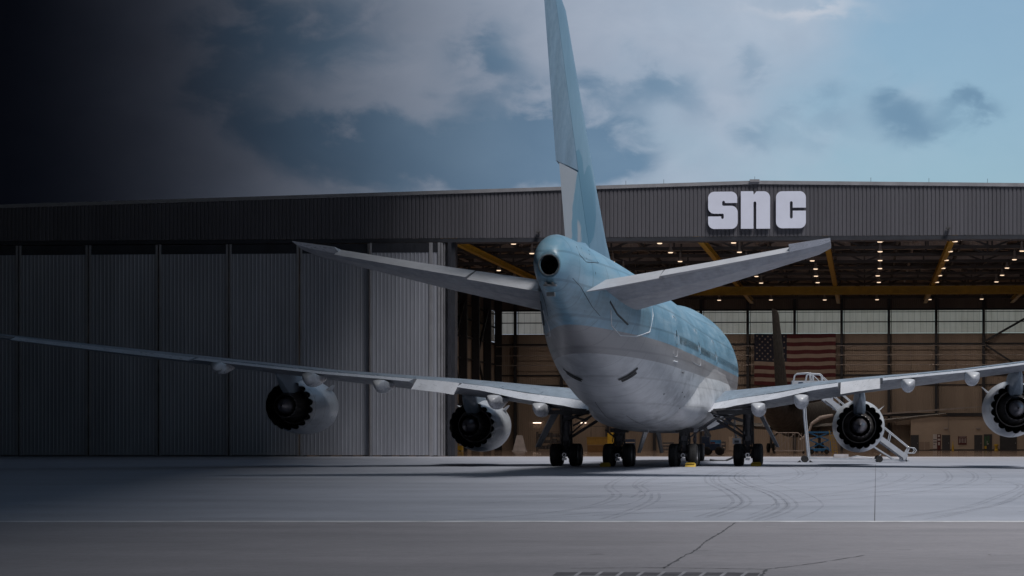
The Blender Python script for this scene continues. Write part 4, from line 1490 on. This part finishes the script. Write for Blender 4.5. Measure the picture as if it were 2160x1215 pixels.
def make_gear(kind):
    m = MB()
    zt = 2.15 if kind == 'body' else 3.6
    m.tube([(0, 0, .62), (0, 0, 1.35)], .10, 14, 1)
    m.tube([(0, 0, 1.25), (0, 0, zt)], [.21, .25], 16, 0)
    m.tube([(.3, .1, 1.2), (.26, .1, zt)], .05, 8, 2); m.tube([(-.3, .1, 1.1), (-.26, .1, zt)], .06, 8, 2)
    m.bb(-.34, .34, -.16, .3, 1.0, 1.16, 2)
    m.tube([(0, -.78, .66), (0, .78, .66)], .12, 12, 0)
    m.tube([(0, -.98, .66), (0, -.80, .66)], .13, 14, 1); m.tube([(0, -1.0, .66), (0, -.98, .66)], .07, 12, 2)
    m.bb(-.13, .13, -.9, -.84, .34, .50, 1)
    for y in (-.735, .735):
        m.tube([(-.55, y, .66), (.55, y, .66)], .085, 12, 0)
        m.tube([(-.36, y, .66), (-.20, y, .66)], .21, 18, 2); m.tube([(.20, y, .66), (.36, y, .66)], .21, 18, 2)
        for sg in (-1, 1):
            m.tube([(sg * .14, y, .9), (sg * .22, y * .5, .85), (sg * .18, 0, 1.2)], .022, 6, 2)
    m.bar((0, -.28, .80), (0, -.42, 1.15), .22, .06, 0); m.bar((0, -.42, 1.15), (0, -.2, 1.55), .20, .06, 0)
    m.bar((0, .28, .80), (0, .42, 1.15), .2, .06, 0)
    m.bb(-.16, .16, -.3, .25, 1.5, 1.78, 0); m.bb(-.26, .26, -.12, .12, 1.9, 2.1, 0)
    rnd = random.Random(3 if kind == 'body' else 5)
    for q in range(12):
        x = rnd.uniform(-.3, .3)
        m.tube([(x, rnd.uniform(-.3, .1), 2.0 + rnd.uniform(-.2, .1)), (x * 1.3, -.3, 1.5), (x * .6, rnd.uniform(-.4, -.1), .95), (x, rnd.choice([-.7, .7]) * .8, .8)], .018, 5, 2)
    for q in range(9):
        m.box((rnd.uniform(-.28, .28), rnd.uniform(-.25, .1), rnd.uniform(1.2, 2.0)), (.12, .12, .14), rnd.choice([0, 2]))
    if kind == 'body':
        m.tube([(0, 0, 1.5), (.9, .5, 2.15)], .05, 8, 0); m.tube([(0, 0, 1.7), (-.3, 1.6, 2.2)], .07, 8, 0)
        m.bb(-.5, .5, -.35, .6, 2.0, 2.25, 2)
    else:
        m.tube([(0, 0, 1.55), (-1.9, .1, 2.75)], .09, 10, 0)
        m.tube([(0, 0, 1.7), (-1.6, .1, 3.1)], .05, 10, 0)
        m.tube([(0, 0, 1.6), (.1, 1.8, 3.4)], .07, 10, 0)
        m.bb(-.24, .24, -.24, .3, 3.3, 3.7, 0)
        for q in range(5):
            x = rnd.uniform(-.25, .25); m.tube([(x, -.1, 3.5), (x * 1.5, -.2, 2.6), (x, -.18, 1.9)], .02, 5, 2)
    g = m.build('landing_gear', [M['strut'], M['chrome'], M['geardark']], None, 40)
    for sx_ in (-.57, .57):
        for y in (-.735, .735):
            w = WH.copy(); COL.objects.link(w); w.parent = g; w.location = (sx_, y, .672)
    return g


GW = make_gear('wing'); GB = make_gear('body')
for i, (g, v, u) in enumerate(((GW, 5.5, 41.0), (GW, -5.5, 41.0), (GB, 1.92, 38.0), (GB, -1.92, 38.0))):
    o = g if i in (0, 2) else copy_tree(g)
    o.parent = JET; o.location = (v, u, 0)
    if v < 0: o.scale = (-1, 1, 1)
# nose gear
m = MB(); m.tube([(0, 0, .55), (0, .1, 2.6)], [.09, .13], 12); m.tube([(-.4, 0, .6), (.4, 0, .6)], .07, 10); m.tube([(0, 0, 1.3), (0, 1.4, 2.5)], .06, 8)
m.bb(-.12, .12, -.2, .1, 1.4, 1.7); m.bar((0, -.25, .7), (0, -.3, 1.3), .18, .05)
NG = m.build('landing_gear', M['strut'], JET, 40); NG.location = (0, 67.4, 0)
for sx_ in (-.46, .46):
    w = WH.copy(); COL.objects.link(w); w.parent = NG; w.location = (sx_, 0, .625); w.scale = (.85, .955, .955)
bpy.data.objects.remove(WH)
# hanging gear doors
def gear_door(pts, th=.05, nm='gear_door', mat='canoe'):
    m = MB(); n = len(pts)
    a = [Vector(p) for p in pts]; nr = (a[1] - a[0]).cross(a[2] - a[0]).normalized() * th
    m.add(a + [p + nr for p in a], [tuple(range(n)), tuple(reversed(range(n, 2 * n)))] + [(k, (k + 1) % n, (k + 1) % n + n, k + n) for k in range(n)])
    return m.build(nm, M[mat], JET)


gear_door([(-.55, 39.2, 2.15), (-.55, 41.4, 2.15), (-1.0, 41.0, .78), (-1.0, 39.7, .78)], .08)
gear_door([(.15, 39.2, 2.15), (.15, 41.4, 2.15), (.38, 41.0, .78), (.38, 39.7, .78)], .08)
gear_door([(5.95, 41.4, 3.3), (6.25, 40.5, 3.3), (7.35, 40.8, 1.12), (7.15, 41.5, 1.12)], .05)
gear_door([(-6.25, 40.5, 3.3), (-5.95, 41.4, 3.3), (-7.15, 41.5, 1.12), (-7.35, 40.8, 1.12)], .05)
gear_door([(3.0, 37.8, 2.35), (3.0, 40.8, 2.35), (3.3, 40.8, 1.75), (3.25, 38.4, 1.75)], .05, mat='strut')
gear_door([(2.75, 37.4, 2.2), (3.9, 37.4, 2.9), (4.1, 38.4, 3.0), (2.9, 38.4, 2.1)], .04, mat='strut')

# ------------------------------------------------------------------ things round the airliner
def JP(v, u, z=0.0):
    return Vector((PX + v * math.cos(ALPHA) + u * math.sin(ALPHA), PY - v * math.sin(ALPHA) + u * math.cos(ALPHA), z))


def chock(v, u, label, rz=0.0):
    m = MB()
    w = .30
    m.prism([(-.16, 0), (.16, 0), (.05, .2), (-.05, .2)], -w, w)
    vs = [(y, x, z) for x, y, z in m.v]; m.v = vs
    m.box((0, -.12, .23), (.5, .05, .05))
    o = empty('wheel_chock', JP(v, u), -ALPHA + rz, label, 'wheel chock', 'yellow chocks at the main wheels')
    m.build('wedge', M['yellow'], o)
    m = MB(); m.tube([(-.3, -.05, .1), (-.34, -.12, .16), (-.3, -.17, .1)], .015, 5); m.build('rope', M['geardark'], o)


chock(-2.55, 36.43, 'yellow chock at the outer left wheel of the left body gear')
chock(2.42, 36.43, 'yellow chock at the right wheel of the right body gear')
chock(6.05, 39.43, 'yellow chock at the rightmost main wheel by the boarding stairs')
o = MB(); o.bb(-.26, .26, -.2, .2, 0, .36); o.bb(-.15, .12, -.23, -.2, .08, .22, 1); o.tube([(-.2, 0, .36), (-.15, 0, .44), (.15, 0, .44), (.2, 0, .36)], .02, 6)
tag(o.build('equipment_case', [M['white'], M['door']]), 'white equipment case resting on the left wheel of the right wing gear', 'case').location = JP(4.85, 40.4, 1.31)
m = MB(); m.tube([S(1497, 970, 146), S(1510, 971.8, 146), S(1530, 972, 146), (S(1545, 966, 146)), S(1552, 955, 146), S(1556, 935, 146), S(1549, 905, 146), S(1550, 885, 146)], .075, 8)
tag(m.build('ground_hose', M['geardark'], None, 60), 'black hose running from the ground up beside the nose gear', 'hose')

# ---- boarding stairs
SY = 138.0
def sp(px, py, dy=0.0): return S(px, py, SY) + Vector((0, dy, 0))
org = G(1700, CY + F * EYE / SY)
STAIR = empty('boarding_stairs', org, 0, 'white wheeled boarding stairs standing behind the right inner engine', 'boarding stairs')
def sl(px, py, dy=0.0): return sp(px, py, dy) - org
m = MB()
for dy in (0, 1.7):
    m.bar(sl(1738, 838, dy), sl(1912, 966, dy), .08, .42)
m.build('stringer', M['white'], STAIR)
m = MB()
a, b_ = sl(1740, 833), sl(1910, 958)
for k in range(22):
    p = a + (b_ - a) * (k / 21)
    m.bb(p.x - .16, p.x + .16, p.y + .06, p.y + 1.64, p.z - .1, p.z - .05)
m.build('tread', M['metal'], STAIR)
m = MB()
for dy in (0, 1.7):
    m.tube([sl(1736, 795, dy), sl(1800, 851, dy), sl(1868, 903, dy), sl(1918, 944, dy), sl(1929, 945, dy), sl(1933, 950, dy), sl(1929, 956, dy), sl(1916, 956, dy)], .035, 8)
    m.tube([sl(1744, 822, dy), sl(1862, 920, dy)], .03, 6)
    for px, p0, p1 in ((1760, 817, 850), (1800, 851, 880), (1840, 882, 912), (1880, 913, 940), (1918, 946, 962)):
        m.tube([sl(px, p0, dy), sl(px - 6, p1, dy)], .035, 6)
    m.tube([sl(1918, 946, dy), sl(1908, 962, dy)], .05, 6)
m.build('handrail', M['white'], STAIR, 60)
m = MB()
p0, p1 = sl(1671, 803), sl(1737, 822)
m.bb(p0.x, p1.x, 0, 1.7, p1.z, p1.z + .18); m.bb(p0.x, p1.x, -.03, .03, p1.z + .18, p0.z); m.bb(p0.x, p1.x, 1.67, 1.73, p1.z + .18, p0.z); m.bb(p0.x - .03, p0.x + .03, .03, 1.67, p1.z + .18, p0.z)
m.build('platform', M['white'], STAIR)
m = MB()
for dy in (0, 1.7):
    m.tube([sl(1674, 805, dy), sl(1677, 791, dy), sl(1682, 788, dy), sl(1705, 786.5, dy), sl(1709, 790, dy), sl(1711, 803, dy)], .045, 8)
    m.tube([sl(1700, 803, dy), sl(1703, 790, dy), sl(1709, 786, dy), sl(1715, 791, dy), sl(1716, 803, dy)], .045, 8)
    m.tube([sl(1712, 788, dy), sl(1730, 789, dy), sl(1734, 792, dy), sl(1735, 806, dy)], .045, 8)
m.tube([sl(1712, 789), sl(1722, 798), sl(1730, 806)], .035, 6)
m.build('platform_rail', M['white'], STAIR, 60)
m = MB()
for dy in (.1, 1.6):
    m.tube([sl(1694, 822, dy), sl(1697, 880, dy), sl(1706, 972, dy)], .045, 8)
    m.tube([sl(1698, 822, dy), sl(1701, 880, dy), sl(1709, 968, dy)], .03, 8)
    m.bar(sl(1694, 966, dy), sl(1918, 972, dy), .10, .12)
    m.bar(sl(1824, 930, dy), sl(1886, 969, dy), .08, .10)
    m.tube([sl(1782, 968, dy), sl(1808, 962, dy), sl(1840, 966, dy)], .035, 6)
    m.bar(sl(1902, 956, dy), sl(1902, 974, dy), .08)
    m.bar(sl(1912, 962, dy), sl(1912, 974, dy), .1)
m.build('chassis', M['white'], STAIR)
m = MB()
for k in range(9):
    p_ = sl(1744 + 13 * k, 826 + 10.2 * k); m.tube([p_, p_ + Vector((0, 0, -.95))], .016, 5)
m.build('rail_post', M['white'], STAIR)
m = MB(); m.bar(sl(1740, 845, -.06), sl(1905, 967, -.06), .03, .05); m.build('stringer_groove', M['strut'], STAIR)
m = MB()
m.tube([sl(1706, 965, .1), sl(1706, 965, 1.6)], .04, 6)
m.build('brace', M['white'], STAIR)
m = MB(); m.bb(sl(1684, 803).x, sl(1694, 803).x, -.04, -.031, sl(1684, 810).z, sl(1684, 806).z); m.build('platform_plate', M['navy'], STAIR)
m = MB(); m.box(sl(1775, 962, .8), (1.0, .9, .25)); m.build('step_toolbox', M['board'], STAIR)
for px in (1698, 1855):
    for dy in (-.1, 1.8):
        m = MB(); c = sl(px, 968, dy)
        n = 20
        m.loft([[(c.x + r * math.cos(2 * PI * k / n), c.y + y, .23 + r * math.sin(2 * PI * k / n)) for k in range(n)] for y, r in ((-.09, .02), (-.09, .12), (-.1, .2), (-.06, .235), (.06, .235), (.1, .2), (.09, .12), (.09, .02))])
        m.build('wheel', M['tyre'], STAIR, 40)
m = MB()
for x in (-.42, .42): m.prism([(sl(1698, 970).x + x - .14, 0), (sl(1698, 970).x + x + .14, 0), (sl(1698, 970).x + x * .8, .16)], -.35, .1)
m.build('wheel_wedge', M['tyre'], STAIR)
m = MB(); m.bar(sl(1848, 969, -.05), sl(1858, 958, -.05), .12, .05); m.build('caster_fork', M['white'], STAIR)

# ------------------------------------------------------------------ things inside the hangar
# second jet
J2 = empty('parked_jet', H(-.8, 44, 0), -ALPHA - R(8), 'dark grey jet inside the hangar, its tall tail fin in front of the flag', 'jet')
m = MB(); rings = []
for (u, zc, r) in ((0, 5.6, .3), (1.5, 5.5, .8), (5, 5.1, 1.6), (10, 4.65, 2.35), (15, 4.45, 2.62), (30, 4.45, 2.62), (38, 4.3, 2.3), (42, 4.0, 1.2), (43.5, 3.9, .2)):
    rings.append([(r * math.cos(2 * PI * k / 36), u, zc + r * math.sin(2 * PI * k / 36)) for k in range(36)])
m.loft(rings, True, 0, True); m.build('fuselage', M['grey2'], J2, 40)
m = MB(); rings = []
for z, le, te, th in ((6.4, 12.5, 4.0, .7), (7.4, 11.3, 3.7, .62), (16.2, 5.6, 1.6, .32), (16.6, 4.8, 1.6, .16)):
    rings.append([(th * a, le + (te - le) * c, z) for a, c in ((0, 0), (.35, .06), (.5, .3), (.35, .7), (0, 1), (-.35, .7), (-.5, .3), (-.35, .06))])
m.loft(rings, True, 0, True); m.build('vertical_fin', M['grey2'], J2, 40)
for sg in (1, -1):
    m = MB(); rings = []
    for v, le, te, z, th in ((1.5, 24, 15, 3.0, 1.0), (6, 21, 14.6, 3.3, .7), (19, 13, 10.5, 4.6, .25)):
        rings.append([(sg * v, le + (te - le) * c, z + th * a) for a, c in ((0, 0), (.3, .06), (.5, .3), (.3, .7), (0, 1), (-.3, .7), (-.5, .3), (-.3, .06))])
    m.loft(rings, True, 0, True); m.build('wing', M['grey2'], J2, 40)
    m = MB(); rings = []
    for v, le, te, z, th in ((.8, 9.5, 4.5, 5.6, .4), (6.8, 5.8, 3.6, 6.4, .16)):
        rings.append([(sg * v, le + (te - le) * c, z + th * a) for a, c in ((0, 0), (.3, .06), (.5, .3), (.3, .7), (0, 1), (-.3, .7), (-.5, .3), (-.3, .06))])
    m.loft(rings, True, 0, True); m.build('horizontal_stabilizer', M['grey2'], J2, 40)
    m = MB(); m.tube([(sg * 3.0, 17, .5), (sg * 3.0, 17, 3.2)], .16, 10); m.tube([(sg * 3.0, 17, 1.6), (sg * 1.6, 17, 2.9)], .1, 8)
    g = m.build('landing_gear', M['strut'], J2, 40)
    for dx_ in (-.35, .35):
        m = MB()
        m.loft([[(sg * 3.0 + dx_ + x, 17 + q * math.cos(2 * PI * k / 24), .56 + q * math.sin(2 * PI * k / 24)) for k in range(24)] for x, q in ((-.18, .05), (-.18, .4), (-.12, .55), (.12, .55), (.18, .4), (.18, .05))])
        m.build('wheel', M['tyre'], g, 40)
m = MB(); m.tube([(.6, -.4, 3.3), (1.6, -.3, 4.0), (3.0, 0, 4.3)], [.18, .25, .16], 10); m.tube([(.6, -.4, 3.3), (.3, -.5, 2.4), (-.6, -.5, 1.5)], .14, 8)
tag(m.build('vent_hose', M['pipe'], None, 60), 'pale flexible hose curving up beside the parked jet behind the inner engine', 'hose').location = H(3.5, 40, 0)


def thing_at(name, px, t, label, cat, group=None, rz=0.0):
    s, _ = HS(px, 900, t)
    return empty(name, H(s, t, .01), -ALPHA + rz, label, cat, group)


# blue scissor lift
o = thing_at('scissor_lift', 1728, 30, 'bright blue scissor lift left of the inner engine, inside the hangar', 'lift')
m = MB(); m.bb(-1.1, 1.1, -.6, .6, .3, .62); o1 = m.build('chassis', M['blue'], o, None, .03)
for x in (-.8, .8):
    for y in (-.6, .6):
        m = MB(); m.loft([[(x + r * math.cos(2 * PI * k / 16), y + w_, .26 + r * math.sin(2 * PI * k / 16)) for k in range(16)] for w_, r in ((-.1, .03), (-.1, .26), (.1, .26), (.1, .03))]); m.build('wheel', M['tyre'], o, 40)
m = MB()
for y in (-.5, .5):
    m.bar((-1.0, y, .65), (1.0, y, 1.5), .12); m.bar((1.0, y, .65), (-1.0, y, 1.5), .12); m.bar((-1, y, 1.5), (1, y, 2.25), .12); m.bar((1, y, 1.5), (-1, y, 2.25), .12)
m.build('scissor_arms', M['blue'], o)
m = MB(); m.bb(-1.25, 1.25, -.6, .6, 2.25, 2.42); m.bb(-1.25, -1.18, -.6, -.53, .3, 2.3); m.bb(1.18, 1.25, -.6, -.53, .3, 2.3)
m.build('platform', M['blue'], o)
# a-frame ladder
o = thing_at('step_ladder', 1756, 26, 'yellow step ladder beside the blue scissor lift', 'ladder')
m = MB(); m.bar((-.35, 0, 2.5), (.1, -.1, 0), .09, .06); m.bar((.15, 0, 2.5), (.55, -.1, 0), .05, .05)
m.bar((-.35, .7, 2.5), (.1, .8, 0), .05)
m.build('rails', M['yellow'], o)
m = MB()
for k in range(8):
    z = .3 + .28 * k; f = z / 2.5
    m.bar((.1 - .45 * f, -.08, z), (.55 - .4 * f, -.08, z), .05)
m.build('rung', M['yellow'], o)
# railing stack / work stands
o = thing_at('work_stand', 1664, 36, 'pale tubular work stand under the dark jet', 'work stand')
m = MB()
for k in range(9):
    x = -1.5 + .36 * k; m.tube([(x, 0, .25), (x + .1 * (k % 2), 0, 2.3)], .035, 6)
m.tube([(-1.6, 0, .3), (1.6, 0, .3)], .05, 6); m.tube([(-1.6, 0, 2.3), (1.0, 0, 2.3), (1.6, 0, 1.7), (1.6, 0, .3)], .05, 6)
m.tube([(-1.5, .1, .3), (.6, .1, 2.2)], .045, 6); m.tube([(-1.6, .9, .3), (1.6, .9, .3)], .05, 6)
for x in (-1.6, 1.6): m.tube([(x, 0, .3), (x, .9, .3)], .04, 6)
m.build('frame', M['pipe'], o)
m = MB()
for x in (-1.6, 1.6):
    m.loft([[(x + .15 * math.cos(2 * PI * k / 12), w_, .15 + .15 * math.sin(2 * PI * k / 12)) for k in range(12)] for w_ in (-.05, .05)], True, 0, True)
m.build('caster', M['tyre'], o)
# boom lift with dark blue arm behind the right body gear
o = thing_at('boom_lift', 1508, 18, 'dark blue boom lift with a bent arm behind the right main wheels', 'boom lift')
m = MB(); m.bb(-1.0, .6, -.9, .9, .45, 1.15); m.bb(-1.3, -.5, -.7, .7, 1.15, 1.9)
m.build('chassis', M['navy'], o, None, .05)
for x in (-.75, .5):
    for y in (-1.0, 1.0):
        m = MB(); m.loft([[(x + r * math.cos(2 * PI * k / 18), y + w_, .42 + r * math.sin(2 * PI * k / 18)) for k in range(18)] for w_, r in ((-.15, .05), (-.15, .36), (-.1, .42), (.1, .42), (.15, .36), (.15, .05))]); m.build('wheel', M['tyre'], o, 40)
m = MB(); m.bar((-.9, 0, 1.8), (-.7, 0, 2.75), .45, .4); m.bar((-.8, 0, 2.6), (1.2, 0, 3.0), .42, .45); m.bar((.9, 0, 2.9), (2.0, 0, 4.3), .42, .5)
m.build('boom_arm', M['navy'], o, None, .04)
m = MB(); m.bb(1.7, 2.3, -.45, .45, 4.2, 4.35)
for x in (1.7, 2.3):
    for y in (-.45, .45): m.tube([(x, y, 4.35), (x, y, 4.9)], .03, 6)
m.build('basket', M['strut'], o)

# left interior things
o = thing_at('sandwich_stand', 1096, 70, 'pale A-shaped stand on the hangar floor right of the far left engine', 'stand')
m = MB()
for y0, y1 in ((-.5, -.1), (.5, .1)):
    m.add([(-.85, y0, 0), (.85, y0, 0), (.35, y1, 2.1), (-.35, y1, 2.1), (-.85, y0 + .05, 0), (.85, y0 + .05, 0), (.35, y1 + .05, 2.1), (-.35, y1 + .05, 2.1)], [(0, 1, 2, 3), (7, 6, 5, 4), (0, 3, 7, 4), (1, 5, 6, 2), (2, 6, 7, 3), (0, 4, 5, 1)])
m.build('panels', M['board'], o)
m = MB(); m.bb(-.9, .9, -.6, .6, .0, .12); m.build('base', M['board'], o)
for px, t, w, h, lb in ((1158, 85, 3.2, 2.6, 'tall dark storage rack left of the leftmost main wheels'), (1180, 88, 2.2, 2.4, 'tall dark storage rack behind the leftmost main wheels')):
    o = thing_at('storage_rack', px, t, lb, 'rack', 'dark racks along the rear wall')
    m = MB()
    for x in (-w / 2, w / 2):
        for y in (-.5, .5): m.bb(x - .05, x + .05, y - .05, y + .05, 0, h)
    for z in (.3, 1.1, 1.9, h): m.bb(-w / 2, w / 2, -.5, .5, z - .04, z)
    m.build('frame', M['steel'], o)
    m = MB()
    for z in (.3, 1.1, 1.9):
        x = -w / 2 + .1
        while x < w / 2 - .5:
            ww = random.uniform(.3, .6); m.bb(x, x + ww, -.4, .4, z, z + random.uniform(.3, .6)); x += ww + .08
    m.build('boxes', M['strut'], o)
o = thing_at('yellow_cabinet', 1262, 62, 'low yellow orange cabinet between the left main gears', 'cabinet')
m = MB(); m.bb(-1.35, 1.35, -.5, .5, .9, 1.75); m.bb(-1.4, 1.4, -.55, .55, 1.76, 1.88); m.build('body', M['ochre'], o)
m = MB(); m.bb(-1.3, 1.3, -.5, .5, 0, .85); m.build('base', simple('orange brown panel', (.16, .085, .03), .6), o)
m = MB(); m.tube([(-.9, 0, 1.88), (-.9, 0, 3.2), (.9, 0, 3.2), (.9, 0, 1.88)], .04, 6); m.build('frame', M['steel'], o)
o = thing_at('utility_tug', 1291, 58, 'small yellow tug behind the left body gear wheels', 'tug')
m = MB(); m.bb(-.6, .6, -1.2, 1.2, .35, 1.1); m.bb(-.55, .55, -.2, .9, 1.1, 2.4); m.build('body', M['yellow'], o, None, .06)
for x in (-.6, .6):
    for y in (-.8, .8):
        m = MB(); m.loft([[(x + w_, y + r * math.cos(2 * PI * k / 16), .32 + r * math.sin(2 * PI * k / 16)) for k in range(16)] for w_, r in ((-.1, .05), (-.1, .32), (.1, .32), (.1, .05))]); m.build('wheel', M['tyre'], o, 40)
o = thing_at('tool_cart', 1507, 60, 'blue tool cart with a red drawer seen between the right main wheels', 'cart')
m = MB(); m.bb(-.8, .8, -.4, .4, .7, 1.5); m.build('body', M['blue'], o, None, .04)
m = MB(); m.bb(-.6, .1, -.43, -.41, .95, 1.25); m.build('drawer', M['red'], o)
for x in (-.65, .65): 
    m = MB(); m.tube([(x, 0, .7), (x, 0, .2)], .05, 6); m.tube([(x - .05, 0, .12), (x + .05, 0, .12)], .12, 12); m.build('caster', M['tyre'], o)
for px, w, h, lb, mt in ((1548, 1.3, 1.9, 'brown crate on the hangar floor left of the right wing gear', 'office'), (1523, .9, 1.3, 'small dark crate on the hangar floor beside the blue cart', 'strut'), (1410, 1.4, 1.2, 'dark crate on the hangar floor left of the right body gear', 'strut'),
                         (1330, 1.2, 1.6, 'dark blue crate on the hangar floor right of the left body gear', 'navy'), (968, 1.0, 2.2, 'narrow yellowish crate behind the far left engine', 'yellow')):
    o = thing_at('crate', px, 74, lb, 'crate')
    m = MB(); m.bb(-w / 2, w / 2, -.5, .5, .14, h); m.build('body', M[mt], o, None, .02)
    m = MB(); m.bb(-w / 2, -w / 2 + .1, -.5, .5, 0, .135); m.bb(w / 2 - .1, w / 2, -.5, .5, 0, .135)
    for z in (h * .35, h * .7): m.bb(-w / 2, w / 2, -.53, -.503, z, z + .1)
    m.build('slats', M['office'], o)

# wall boards and floor stands by the office block
def board(px0, px1, py0, py1, label, cat, mat, name='notice_board', detail=None):
    a, z1_ = HS(px0, py0, TO); b2, z0_ = HS(px1, py1, TO)
    o = empty(name, H(a, TO - .03, max(z0_, .01)), -ALPHA, label, cat)
    z0_ = max(z0_, .01); h = z1_ - z0_; w = b2 - a
    m = MB(); m.bb(0, w, -.05, .0, 0, h); m.build('panel', M[mat], o)
    if detail:
        m = MB()
        for (x0, x1, y0, y1) in detail: m.bb(w * x0, w * x1, -.075, -.053, h * y0, h * y1)
        m.build('papers', M['board' if mat != 'board' else 'strut'], o)
    return o


board(1938.5, 1961, 932, 949, 'low cream cabinet against the office wall by the leftmost office door', 'cabinet', 'flagwhite', 'wall_cabinet', [(.49, .505, 0, 1)])
board(1968, 1976.3, 916, 946, 'tall pale notice board left of the second office door', 'notice board', 'board', detail=[(.1, .9, .6, .66), (.1, .9, .42, .48), (.1, .6, .25, .29)])
board(1976.6, 1984.5, 916, 949, 'tall dark red safety board beside the pale notice board', 'safety board', 'red', detail=[(.2, .75, .82, .96), (.15, .85, .6, .72), (.3, .7, .3, .5)])
board(2021, 2039, 920, 938, 'square dark red board between two office doors', 'notice board', 'red', detail=[(.12, .18, .2, .75), (.3, .36, .2, .75), (.48, .54, .2, .75), (.66, .72, .2, .75), (.84, .9, .2, .75), (.1, .9, .88, .93)])
board(2075, 2092.5, 916, 949, 'black rack of green safety kit right of the third office door', 'rack', 'door', 'kit_rack', [(.38, .62, .35, .58)])
o = [x for x in COL.objects if x.name.startswith('kit_rack')][0]
m = MB(); m.bb(.1, .4, -.14, -.06, .5, 1.9); m.bb(.5, .8, -.14, -.06, .9, 2.0); m.build('kit', M['green'], o)
m = MB(); m.bb(.1, .4, -.16, -.06, .15, .55); m.build('yellow_kit', M['yellow'], o)
def stand(px, label, n):
    o = thing_at('floor_stand', px, TO - .8, label, 'floor stand')
    m = MB()
    m.loft([[(r * math.cos(2 * PI * k / 14), r * math.sin(2 * PI * k / 14), z) for k in range(14)] for r, z in n], True, 0, True)
    m.build('post', M['yellow'], o, 40)


stand(2010, 'slim yellow cone post between the office doors', ((.16, 0), (.16, .12), (.14, .5), (.05, .9), (.04, 1.3)))
stand(2101.5, 'squat yellow drum stand left of the wide dark office door', ((.3, 0), (.3, .1), (.2, .2), (.2, .6), (.33, .65), (.33, .85), (.15, .9)))

# ------------------------------------------------------------------ added cloud-shaped sun blocker, out of view; it shades the left of the place
def cloud():
    Hc = 56.0
    off = Vector((SD.x, SD.y)) * (Hc / SD.z)
    def edge(y):          # shadow edge on the ground
        return -4.0 + (y - 25) * (-.15) - max(0, y - 125) * .11
    m = MB(); nx, ny = 40, 44
    rnd = random.Random(4)
    top, bot = [], []
    for j in range(ny + 1):
        y = -210 + 430 * j / ny - off.y
        ex = edge(y + 0) + 1.2 * math.sin(y * .045)
        for i in range(nx + 1):
            t = i / nx
            x = ex - 300 * (1 - t) ** 1.3
            k = min(1, (1 - t) * 6) * min(1, j / 4, (ny - j) / 4)
            hb = Hc - k * (6 + 5 * math.sin(x * .06 + y * .03) + rnd.uniform(-1.5, 1.5))
            ht = Hc + k * (22 + 9 * math.sin(x * .04) * math.cos(y * .05) + rnd.uniform(-2, 2)) + .2
            bot.append((x + off.x, y + off.y, hb)); top.append((x + off.x, y + off.y, ht))
    W1 = nx + 1; n = len(bot)
    fs = []
    for j in range(ny):
        for i in range(nx):
            a = j * W1 + i
            fs.append((a, a + W1, a + W1 + 1, a + 1)); fs.append((n + a, n + a + 1, n + a + W1 + 1, n + a + W1))
    for i in range(nx):
        fs.append((i, i + 1, n + i + 1, n + i)); a = ny * W1 + i; fs.append((a, n + a, n + a + 1, a + 1))
    for j in range(ny):
        a = j * W1; fs.append((a, n + a, n + a + W1, a + W1)); a = j * W1 + nx; fs.append((a, a + W1, n + a + W1, n + a))
    m.add(bot + top, fs)
    o = m.build('added_shade_cloud', simple('added shade cloud', (.10, .105, .12), 1.0, 0, .3, .03, 0), None, 60)
    tag(o, kind='structure')


cloud()
